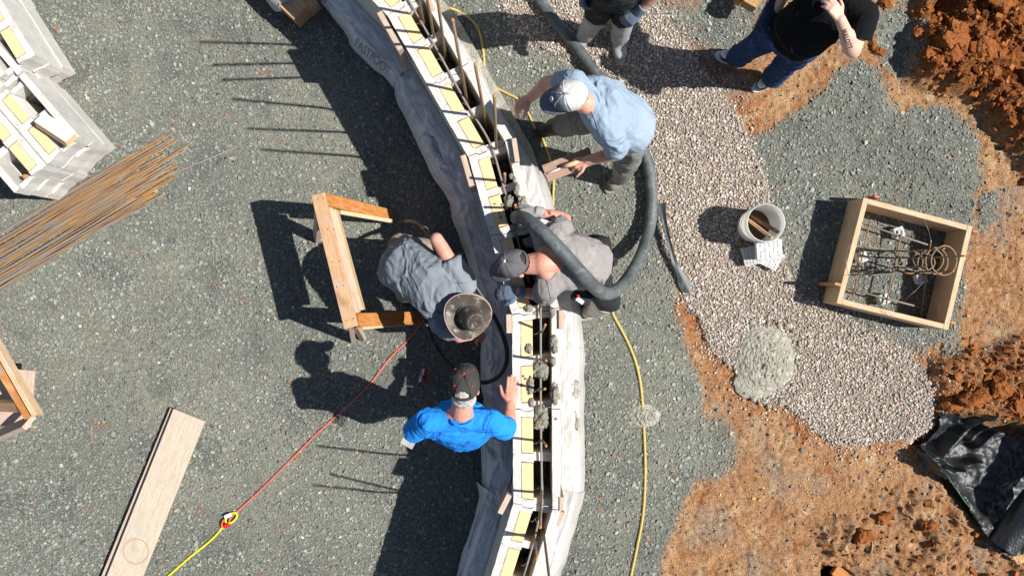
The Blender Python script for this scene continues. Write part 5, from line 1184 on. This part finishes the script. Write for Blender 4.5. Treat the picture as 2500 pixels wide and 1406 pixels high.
# --- the man in grey guiding the pump hose
def man_grey():
    pel, ch = W(1448, 646, 1.02), W(1398, 640, 1.20); ls, rs_, nk = W(1352, 578, 1.29), W(1338, 706, 1.27), W(1326, 642, 1.33)
    le, lw = W(1380, 536, 1.10), W(1309, 517, 1.13); re_, rw = W(1322, 722, 1.06), W(1268, 712, 1.10)
    hc = W(1258, 646, 1.345); fwd = W(1206, 672, 1.22)-hc; up = Vector((-.50, .12, .85)); 
    b = Blob(); F_, U, S = head(b, hc, fwd, up, nk)
    b.cap(hc-F_*.03-U*.06, nk, .064, .080); b.cap(nk, nk+Vector((.07, 0, -.03)), .085, .085); b.cap(nk+Vector((.02, -.06, -.01)), nk+Vector((.02, .06, -.01)), .058, .058)
    torso(b, pel, ch, ls, rs_, nk, .150, .160, .105, .11, Vector((-.4, 0, -1)))
    b.chain([ls, le, lw], [.050, .043, .032]); b.chain([rs_, re_, rw], [.050, .043, .032]); b.cap(le.lerp(lw, .2), le.lerp(lw, .5), .048, .042)
    a1, a2 = W(1440, 758, .10), W(1480, 640, .08); k1, k2 = W(1488, 738, .50), W(1465, 620, .50); h1, h2 = W(1452, 690, .95), W(1452, 605, .95)
    hand(b, lw, W(1258, 530, 1.12)-lw, Vector((0, .35, .9)), 1, .62, .86, -.002); hand(b, rw, W(1228, 714, 1.07)-rw, Vector((0, 0, 1)), -1, .22, .86, -.002)
    b.chain([h1, k1, a1], [.06, .045, .035]); b.chain([h2, k2, a2], [.06, .045, .035])
    p = person(b, 'man in a dusty grey T-shirt and mesh cap with a hose over his shoulder', M_skin3)
    eyes(p, hc, F_, U, S)
    s = Blob(); torso(s, pel, ch, ls, rs_, nk+Vector((.10, 0, -.05)), .158, .170, .118, .122, Vector((-.4, 0, -1)), .062, .012)
    s.fru(ls, ls.lerp(le, .62), .074, .078); s.fru(rs_, rs_.lerp(re_, .75), .074, .077); s.sph(ls, .075); s.sph(rs_, .075)
    s.cap(ch, ls, .11, .07); s.cap(ch, rs_, .11, .07)
    sh_ = s.build('shirt', M_grey, p, .008, 3, (.014, 8, Vector((.25, 1, 0)), 3.5))
    seams(sh_, p, [[(1320, 668), (1336, 690), (1340, 712), (1345, 730)], [(1338, 560), (1352, 580), (1380, 590)], [(1345, 682), (1362, 662), (1372, 640)]], cloth('seam_grey', tuple(x*.6 for x in M_grey.node_tree.nodes['RGB'].outputs[0].default_value[:3])))
    tube('collar', [nk+Vector((.045, 0, -.03))+Vector((0, 1, .05)).normalized()*(math.cos(a)*.088)+Vector((-.55, 0, .35))*(math.sin(a)*.10) for a in np.linspace(0, 6.3, 26)], .009, M_grey, p, sides=7)
    h = Blob(); h.ell(hc-F_*.016+U*.020, S*.0805, F_*.096, U*.099); h.ell(hc-F_*.060-U*.050, S*.060, F_*.046, U*.050); h.ell(hc+F_*.05-U*.085, S*.062, F_*.05, U*.036)
    h.build('hair', M_haird, p, .006, 2, None, (.006, 55))
    cp, *_ = cap(p, hc, F_, U, M_capg, M_capg, M_capg, True, 1.04, M_white, .2)
    for nm, b0 in (('glove', (lw, W(1258, 530, 1.12)-lw, Vector((.0, .35, .9)), 1, .62)), ('glove', (rw, W(1228, 714, 1.07)-rw, Vector((0, 0, 1)), -1, .22))):
        gl = Blob(); hand(gl, *b0, 1.10, .0065); el = le if b0[0] is lw else re_
        gl.fru(b0[0].lerp(el, -.05), b0[0].lerp(el, .22), .038, .043); gl.build('glove', M_glove if b0[0] is lw else M_bglove, p, .0055, 2, (.002, 22, Vector((0, 1, 0)), 2))
    t_ = Blob(); t_.ell(pel-Vector((0, 0, .07)), Vector((.115, 0, .02)), Vector((0, .168, 0)), Vector((-.02, 0, .14)))
    t_.cap(W(1466, 600, 1.0), W(1466, 690, 1.0), .075, .075)
    t_.fru(h1, h1.lerp(k1, .97), .098, .088); t_.fru(h2, k2, .098, .082); t_.fru(k2, a2, .082, .07); t_.build('trousers', M_dkpants, p, .010, 4, (.007, 8, (1, .3, .2), 2))
    boot(p, k1.lerp(h1, .15), W(1458, 752, .13), W(1428, 768, .06), M_bootp, (.098, .08), .060, top=.97); boot(p, k2, a2, W(1430, 645, .06), M_bootp, (.08, .062), .05)
    pc_ = thing('tool_pouch', 'black tool pouch with a red-capped marker on the belt of the man in grey', 'tool pouch', tuple(W(1415, 722, .98)))
    board('pouch', W(1400, 716, 1.02), W(1440, 735, .96), .085, .06, M_dkpants, pc_, bev=.012); board('phone', W(1402, 724, 1.03), W(1424, 740, 1.03), .03, .015, M_shoew, pc_, bev=.004)
    tube('marker', [W(1412, 724, 1.02), W(1411, 722, 1.10)], .011, M_redp, pc_, sides=10)
    board('strap', W(1404, 708, 1.065), W(1428, 712, 1.065), .012, .008, M_vib, pc_, bev=.002)
    # leaf tattoo on the upper forearm
    V = [Vector((x, y, 0)) for x, y in ((0, .022), (.009, .014), (.013, .002), (.011, -.012), (.004, -.024), (0, -.034), (-.006, -.022), (-.012, -.008), (-.011, .006), (-.006, .016))]
    bv = BVHTree.FromPolygons([WM[p] @ v.co for v in p.data.vertices], [q.vertices[:] for q in p.data.polygons])
    def decal(pts, m, nm):
        Vv = []
        for q in pts:
            h = bv.ray_cast(q+Vector((0, 0, .3)), Vector((0, 0, -1)))
            Vv.append((h[0] or q)+Vector((0, 0, .0012)))
        c_ = sum(Vv, Vector())/len(Vv); h = bv.ray_cast(Vector((c_.x, c_.y, c_.z+.3)), Vector((0, 0, -1))); Vv.append((h[0] or c_)+Vector((0, 0, .0016))); n = len(pts)
        link(nm, faces_me(nm, Vv, [(i, (i+1) % n, n) for i in range(n)], m), p)
    for (x, y, r_, s_) in ((1340, 517, .5, 1.0), (1316, 525, 1.2, .7), (1322, 528, -.5, .6), (1328, 524, 2.0, .5)):
        c_ = W(x, y, 1.17); M_ = Matrix.Rotation(r_, 3, 'Z'); decal([c_+(M_ @ v)*s_*.8 for v in V], M_tat, 'tattoo')
man_grey()

# --- the man in the leather hat, bent low over the vibrator hose
def man_hat():
    pel, ch = W(990, 645, .86), W(1060, 700, 1.03); ls, rs_, nk = W(1130, 690, 1.06), W(1076, 782, 1.03), W(1116, 748, 1.11)
    le, lw = W(1066, 584, 1.10), W(1072, 622, .86); re_, rw = W(1120, 822, .80), W(1162, 818, .63)
    hc = W(1136, 766, 1.12); fwd = Vector((.5, -.45, -.75)); up = Vector((.42, -.30, .85))
    b = Blob(); F_, U, S = head(b, hc, fwd, up, nk, .90)
    torso(b, pel+Vector((.04, -.02, 0)), ch, ls, rs_, nk, .145, .15, .095, .10, Vector((.2, -.2, -1)))
    b.chain([ls, le, lw], [.052, .045, .032]); b.chain([rs_, re_, rw], [.050, .043, .032])
    b.cap(ls.lerp(le, .4), ls.lerp(le, .85), .050, .048)
    hand(b, lw, Vector((.15, -.1, -.9)), Vector((-.4, .8, 0)), -1, .75); hand(b, rw, W(1182, 826, .56)-rw, Vector((0, 0, 1)), 1, .6)
    h1, h2 = W(975, 605, .80), W(985, 675, .80); k1, k2 = W(1035, 610, .50), W(1020, 700, .50); a1, a2 = W(990, 640, .10), W(985, 720, .10)
    b.chain([h1+Vector((.05, 0, 0)), k1, a1], [.05, .05, .045]); b.chain([h2+Vector((.05, 0, 0)), k2, a2], [.05, .05, .045])
    p = person(b, 'man in a slate T-shirt and wide leather hat, bent low beside the sawhorse', M_skin3)
    eyes(p, hc, F_, U, S)
    s = Blob(); torso(s, pel+Vector((-.0, 0, .03)), ch+Vector((0, 0, .02)), ls, rs_, nk-U*.03, .178, .178, .130, .128, Vector((.2, -.2, -1)), .066, .012)
    s.ell(W(984, 640, .88), Vector((.11, -.05, 0)), Vector((.10, .165, 0)), Vector((0, 0, .13)))
    s.fru(ls, ls.lerp(le, .50), .082, .083); s.fru(rs_, rs_.lerp(re_, .6), .078, .082); s.sph(ls, .08); s.sph(rs_, .078)
    fl = []
    for k in range(7):
        t = k/6; a_ = W(958+62*t, 575+14*t, .98+.10*t); c_ = W(985+55*t, 700+28*t, .98+.09*t); fl += [(a_, a_.lerp(c_, .5)+Vector((0, 0, .035))), (a_.lerp(c_, .5)+Vector((0, 0, .035)), c_)]
    sh_ = s.build('shirt', M_slate, p, .008, 4, (.016, 7, Vector((.30, -.95, 0)), 4))
    seams(sh_, p, [[(1085, 672), (1105, 690), (1140, 690)], [(1060, 760), (1082, 770), (1096, 796)]], cloth('seam_slate', tuple(x*.6 for x in M_slate.node_tree.nodes['RGB'].outputs[0].default_value[:3])))
    t_ = Blob(); t_.ell(W(978, 643, .82), Vector((.125, -.06, 0)), Vector((.10, .165, 0)), Vector((0, 0, .12)))
    t_.fru(h1, k1, .10, .08); t_.fru(h2, k2, .10, .08); t_.fru(k1, a1, .08, .065); t_.fru(k2, a2, .08, .065); t_.sph(k1, .082); t_.sph(k2, .082); t_.build('trousers', M_khaki, p, .010, 4, (.007, 8, (1, .3, .2), 2))
    for k_, a_, t2 in ((k1, a1, W(1042, 670, .06)), (k2, a2, W(1038, 752, .06))): boot(p, k_, a_, t2, M_bootd, shaft=False)
    # hat
    hat = thing_part('hat', p)
    o_ = hc+U*.055
    V, F, n, m_ = [], [], 64, 9
    def brim(a, r): 
        lift = .030*math.cos(2*a)*((r-.072)/.085)+.006*math.sin(3*a)
        return o_+F_*(math.cos(a)*(.085+(r-.072)*1.08))+S*(math.sin(a)*r)+U*(lift*1.0*(-1))
    for j in range(m_+1):
        r = .072+(.154-.072)*j/m_
        for i in range(n): V.append(brim(2*math.pi*i/n, r))
    for j in range(m_):
        for i in range(n): F.append((j*n+i, (j+1)*n+i, (j+1)*n+(i+1) % n, j*n+(i+1) % n))
    br = link('brim', mesh_from('brim', [tuple(v) for v in V], F, True, None, M_leather), hat); sm = br.modifiers.new('t', 'SOLIDIFY'); sm.thickness = .004
    tube('edge_binding', [brim(a, .155) for a in np.linspace(0, 2*math.pi, 65)], .0045, M_trim, hat, sides=7)
    V, F = [], []; prof = [(1.0, -.008), (.985, .035), (.95, .080), (.90, .112), (.82, .128), (.70, .133), (.52, .121), (.30, .108), (.02, .102)]
    for j, (r, z) in enumerate(prof):
        for i in range(n):
            a = 2*math.pi*i/n; pin = 1-.10*(z/.1)*math.exp(-((math.cos(a)-.75)/.35)**2); V.append(o_+F_*(math.cos(a)*.090*r*pin)+S*(math.sin(a)*.077*r*(1-.16*max(0, math.cos(a))*(z/.1)))+U*(z+.012*math.cos(a)*(j > 2)*-1))
    for j in range(len(prof)-1):
        for i in range(n): F.append((j*n+i, j*n+(i+1) % n, (j+1)*n+(i+1) % n, (j+1)*n+i))
    link('crown', mesh_from('crown', [tuple(v) for v in V], F, True, None, M_leather), hat)
    tube('hat_band', [o_+F_*(math.cos(a)*.092)+S*(math.sin(a)*.079)+U*.008 for a in np.linspace(0, 2*math.pi, 49)], .006, M_vib, hat, sides=6)
    h = Blob(); h.ell(hc-F_*.016+U*.020, S*.072, F_*.085, U*.080); h.build('hair', M_haird, p, .007, 2)

man_hat()

# --- the man in pale blue with the float board
def man_lblue():
    pel, ch = W(1538, 306, 1.02), W(1482, 266, 1.26); rs_, ls, nk = W(1402, 200, 1.38), W(1494, 330, 1.36), W(1430, 253, 1.42)
    re_, rw = W(1338, 203, 1.16), W(1296, 238, .98); le, lw = W(1508, 374, 1.10), W(1436, 392, 1.0)
    hc = W(1393, 236, 1.50); fwd = W(1330, 258, 1.42)-hc; up = Vector((-.34, -.10, .93))
    b = Blob(); F_, U, S = head(b, hc, fwd, up, nk, 1.05)
    torso(b, pel, ch, ls, rs_, nk, .185, .19, .125, .125, Vector((-.8, -.5, -.3)), belly=.03)
    b.chain([rs_, re_, rw], [.054, .049, .036]); b.chain([ls, le, lw], [.054, .050, .036]); b.cap(re_.lerp(rw, .2), re_.lerp(rw, .55), .052, .045); b.cap(le.lerp(lw, .2), le.lerp(lw, .5), .050, .042)
    hand(b, rw, W(1266, 258, .93)-rw, Vector((-.25, .35, .9)), -1, .45, 1.2, .001); hand(b, lw, W(1392, 402, .97)-lw, Vector((0, .25, 1)), -1, .75, 1.08, thumb=1.0)
    h1, k1, a1 = W(1508, 282, .92), W(1400, 300, .52), W(1348, 312, .12); h2, k2, a2 = W(1540, 345, .92), W(1532, 386, .48), W(1516, 430, .12)
    b.chain([h1, k1, a1], [.085, .06, .045]); b.chain([h2, k2, a2], [.085, .06, .045])
    p = person(b, 'big man in a pale blue T-shirt and grey and white cap holding a float board', M_skin)
    eyes(p, hc, F_, U, S, 1.05)
    s = Blob(); torso(s, pel, ch, ls, rs_, nk-U*.05, .205, .21, .155, .145, Vector((-.8, -.5, -.3)), .066, .014, belly=.04)
    s.fru(rs_, rs_.lerp(re_, .55), .076, .080); s.fru(ls, ls.lerp(le, .80), .078, .084); s.sph(ls, .077); s.sph(rs_, .076)
    sh_ = s.build('shirt', M_lblue, p, .009, 3, (.012, 7, Vector((.6, -.7, -.2)), 3.5))
    seams(sh_, p, [[(1440, 262), (1455, 300), (1472, 338), (1505, 345), (1520, 335)], [(1378, 165), (1390, 190), (1402, 172), (1412, 160)], [(1452, 240), (1448, 262), (1440, 280)]], cloth('seam_lblue', tuple(x*.6 for x in M_lblue.node_tree.nodes['RGB'].outputs[0].default_value[:3])))
    tube('collar', [nk-U*.020-F_*.012+S*(math.cos(a)*.076)+F_*(math.sin(a)*.078)-U*(.014*math.sin(a)) for a in np.linspace(0, 6.3, 26)], .009, M_lblue, p, sides=7)
    h = Blob(); h.ell(hc-F_*.017+U*.020, S*.084, F_*.100, U*.102); h.ell(hc-F_*.056-U*.040, S*.064, F_*.048, U*.042); h.build('hair', M_haird, p, .006, 2, None, (.003, 60))
    cp, pt, (cf, cu_, cs2, cc_) = cap(p, hc, F_, U, M_capgd, M_capgl, M_capgd, False, 1.10, M_capgd, .12)
    tube('cap_logo', [pt(.18*math.cos(a)+.02, .62+.20*math.sin(a), 1.05) for a in np.linspace(0, 6.3, 22)], .0028, M_white, cp, sides=5); tube('cap_logo', [pt(x, .62+.5*x, 1.05) for x in np.linspace(-.10, .12, 6)], .0026, M_white, cp, sides=5)
    t_ = Blob(); t_.ell(pel-Vector((0, 0, .06)), Vector((.10, .14, 0)), Vector((.13, -.095, 0)), Vector((0, 0, .15)))
    t_.fru(h1, k1, .105, .085); t_.fru(k1, k1.lerp(a1, .5), .085, .078); t_.sph(k1, .085); t_.fru(h2, k2, .105, .088); t_.fru(k2, k2.lerp(a2, .35), .088, .085); t_.sph(k2, .088)
    t_.build('trousers', M_gpants, p, .010, 4, (.016, 9, (1, .4, 0), 2.5))
    boot(p, k1, a1, W(1318, 322, .06), M_bootd, (.082, .066), .052, top=.62); boot(p, k2, a2, W(1492, 458, .06), M_bootg, (.092, .072), .056, top=.72)
    fb = thing('float_board', 'reddish brown hand float with a wood handle held by the man in pale blue', 'float', tuple(W(1390, 405, .92)))
    A, B_ = W(1330, 425, .93), W(1446, 380, .93); bd('board', A, B_, .125, .014, M_float, fb)
    tube('handle', [W(1376, 407, .975), W(1392, 402, .985), W(1425, 392, .985)], .017, M_pale, fb, 10); tube('rod', [W(1337, 424, .945), W(1376, 408, .955)], .006, M_white, fb, 7)
man_lblue()

# --- the man in rubber boots at the top edge
def man_boots():
    h1, h2 = W(1468, -15, .95), W(1545, -20, .95); k1, k2 = W(1462, 28, .52), W(1524, 36, .52); a1, a2 = W(1432, 82, .12), W(1513, 92, .12)
    pel, ch = W(1508, -22, 1.02), W(1506, -40, 1.28); rs_, ls, nk = W(1420, -58, 1.42), W(1596, -62, 1.42), W(1506, -62, 1.50)
    le, lw = W(1612, -25, 1.18), W(1560, 28, .98); re_, rw = W(1395, -60, 1.15), W(1420, -15, 1.0); hc = W(1500, -80, 1.64)
    b = Blob(); F_, U, S = head(b, hc, Vector((0, -1, -.25)), Vector((0, -.15, 1)), nk)
    torso(b, pel, ch, ls, rs_, nk, .165, .17, .11, .115, Vector((0, -1, 0)))
    b.chain([ls, le, lw], [.05, .043, .032]); b.chain([rs_, re_, rw], [.05, .043, .032]); b.cap(le.lerp(lw, .2), le.lerp(lw, .5), .047, .04)
    hand(b, lw, W(1532, 52, .92)-lw, Vector((0, -.3, 1)), 1, .5, .86, -.002); hand(b, rw, Vector((.1, -.2, -.9)), Vector((-1, 0, 0)), 1, .5, .86, -.002)
    b.chain([h1, k1, a1], [.08, .058, .045]); b.chain([h2, k2, a2], [.08, .058, .045])
    p = person(b, 'man in tall grey rubber boots standing at the top edge on the pea gravel', M_skin); eyes(p, hc, F_, U, S)
    s = Blob(); torso(s, pel, ch, ls, rs_, nk-U*.04, .175, .18, .125, .128, Vector((0, -1, 0)), .068, .012)
    s.fru(ls, ls.lerp(le, .8), .08, .082); s.fru(rs_, rs_.lerp(re_, .8), .08, .082); s.sph(ls, .08); s.sph(rs_, .08); s.build('shirt', M_dkpants, p, .009, 5, (.007, 8, Vector((1, .2, .3)), 2.5))
    t_ = Blob(); t_.ell(pel-Vector((0, 0, .06)), Vector((.185, 0, 0)), Vector((0, .125, 0)), Vector((0, 0, .14)))
    t_.fru(h1, k1, .10, .092); t_.fru(k1, k1.lerp(a1, .12), .092, .090); t_.fru(h2, k2, .10, .090); t_.fru(k2, k2.lerp(a2, .10), .09, .088); t_.sph(k1, .092); t_.sph(k2, .09); t_.build('trousers', M_dkpants, p, .010, 4, (.009, 8, (1, .2, 0), 2.5))
    boot(p, k1, a1, W(1408, 108, .06), M_bootgrey, (.088, .072), .057, top=.88); boot(p, k2, a2, W(1515, 142, .06), M_bootgrey, (.088, .072), .058, top=.88)
    gl = Blob(); hand(gl, lw, W(1532, 52, .92)-lw, Vector((0, -.3, 1)), 1, .5, 1.10, .0065); gl.fru(lw.lerp(le, -.05), lw.lerp(le, .25), .038, .045); gl.build('glove', M_bglove, p, .0055, 2, (.002, 22, Vector((0, 1, 0)), 2))
    gl = Blob(); hand(gl, rw, Vector((.1, -.2, -.9)), Vector((-1, 0, 0)), 1, .5, 1.10, .0065); gl.build('glove', M_bglove, p, .0055, 2)
    kp = Blob(); kp.ell(W(1512, 8, .93), Vector((.085, .02, 0)), Vector((-.01, .05, -.015)), Vector((0, -.02, .05))); kp.build('apron_pocket', M_gpants, p, .007, 4, (.006, 14, (1, .2, 0), 2))
    cap(p, hc, F_, U, M_capg, M_capg, M_capg, True, 1.04)
man_boots()

# --- the man in black with a folder
def man_black():
    a1, a2 = W(1800, 140, .11), W(1884, 190, .11); k1, k2 = W(1842, 112, .52), W(1922, 152, .52); h1, h2 = W(1905, 72, .96), W(1968, 112, .96)
    pel = (h1+h2)/2+Vector((.0, 0, .04)); ch = W(1990, 50, 1.24); ls, rs_, nk = W(2112, 36, 1.44), W(1992, -62, 1.40), W(2060, -40, 1.47)
    le, lw = W(2083, 124, 1.34), W(2052, 48, 1.53); re_, rw = W(1928, -40, 1.14), W(1898, 22, .98); hc = W(2070, -95, 1.62)
    fv = Vector((-.52, -.85, 0))
    b = Blob(); F_, U, S = head(b, hc, fv+Vector((0, 0, -.1)), Vector((.1, .05, 1)), nk)
    torso(b, pel, ch, ls, rs_, nk, .145, .15, .095, .10, fv, .052, belly=.0)
    b.chain([ls, le, lw], [.055, .050, .033]); b.chain([rs_, re_, rw], [.052, .044, .032]); b.cap(le.lerp(lw, .1), le.lerp(lw, .5), .060, .050)
    hand(b, lw, W(2024, 2, 1.58)-lw, Vector((.4, -.5, .8)), 1, .30, 1.1, curls=(.25, .35, .45, .55)); hand(b, rw, W(1880, 50, .92)-rw, Vector((.2, .2, 1)), 1, .55, 1.05)
    b.chain([h1, k1, a1], [.085, .06, .042]); b.chain([h2, k2, a2], [.085, .06, .042])
    p = person(b, 'man in a black T-shirt and jeans with a tattooed forearm raised, holding a folder', M_skin2); eyes(p, hc, F_, U, S)
    s = Blob(); torso(s, pel+Vector((.0, .0, -.03)), ch, ls, rs_, nk-U*.04, .178, .180, .125, .13, fv, .066, .014, belly=.05)
    s.fru(ls, ls.lerp(le, .62), .082, .086); s.fru(rs_, rs_.lerp(re_, .8), .085, .088); s.sph(ls, .082); s.sph(rs_, .082)
    s.build('shirt', M_black, p, .009, 4, (.008, 7, Vector((.7, .5, .2)), 3))
    h = Blob(); h.ell(hc+U*.028-F_*.016, S*.082, F_*.095, U*.096); h.build('hair', M_haird, p, .007, 2, None, (.005, 50))
    t_ = Blob(); t_.ell(pel-Vector((0, 0, .08)), Vector((.155, -.095, 0)), Vector((.07, .115, 0)), Vector((0, 0, .14)))
    for h_, k_, a_ in ((h1, k1, a1), (h2, k2, a2)): t_.fru(h_, k_, .105, .084); t_.fru(k_, a_.lerp(k_, .02), .084, .078); t_.sph(k_, .084)
    t_.build('jeans', M_jeans, p, .009, 4, (.014, 9, (1, -.4, .2), 2.2))
    for k_, a_, te in ((k1, a1, W(1763, 134, .055)), (k2, a2, W(1853, 211, .055))):
        sh = boot(p, k_, a_-Vector((0, 0, .02)), te, M_shoed, (.05, .045), .050, M_sole, 'sneaker', shaft=False)
        d = te-a_; d.z = 0; d.normalize(); s_ = Vector((-d.y, d.x, 0)); tc = Blob()
        tc.ell(te-d*.030+Vector((0, 0, .030)), d*.050, s_*.036, Vector((0, 0, .030))); tc.build('toe_cap', M_shoew, sh, .005, 2)
        tg = Blob(); tg.ell(te-d*.115+Vector((0, 0, .052)), d*.055, s_*.024, Vector((0, 0, .022))); tg.build('tongue', M_shoew, sh, .005, 2)
        for q in range(4):
            c_ = te-d*(.075+.022*q)+Vector((0, 0, .060+.008*q)); tube('lace', [c_-s_*.030-Vector((0, 0, .016)), c_+Vector((0, 0, .008)), c_+s_*.030-Vector((0, 0, .016))], .0042, M_shoeg, sh, sides=5)
    # lettering tattooed along the raised forearm, and the folder in the other hand
    mid = W(2072, 90, 1.28)
    ax = (W(2079, 124, 1.34)-W(2060, 66, 1.50)).normalized(); vd = (mid-Vector((0, 0, CAMH))).normalized(); yy = perp(Vector((1, .25, 0)), ax)
    X = ax; Zz = perp(-vd, X); Yy = Zz.cross(X); Fm = Matrix((X, Yy, Zz)).transposed().to_4x4(); Fm.translation = W(2067, 97, 1.42)
    lettering('tattoo', 'MALOTT', Fm, 0, .045, p, M_tat, p, .0008, False, vd, .0016)
    fo = thing('folder', 'dark blue vinyl folder held against the leg by the man in black', 'folder', tuple(W(1870, 45, .9)))
    A, B_ = W(1905, -12, 1.02), W(1856, 82, .92); bd('cover', A, B_, .125, .028, M_clip, fo, up=(.35, .2, .9)); bd('paper', A+Vector((-.02, .03, .022)), A.lerp(B_, .30)+Vector((-.02, .01, .02)), .10, .004, M_white, fo, up=(.35, .2, .9))
    bd('pocket', W(1862, 70, .955), W(1874, 84, .95), .05, .006, M_capgd, fo, up=(.35, .2, .9))
man_black()
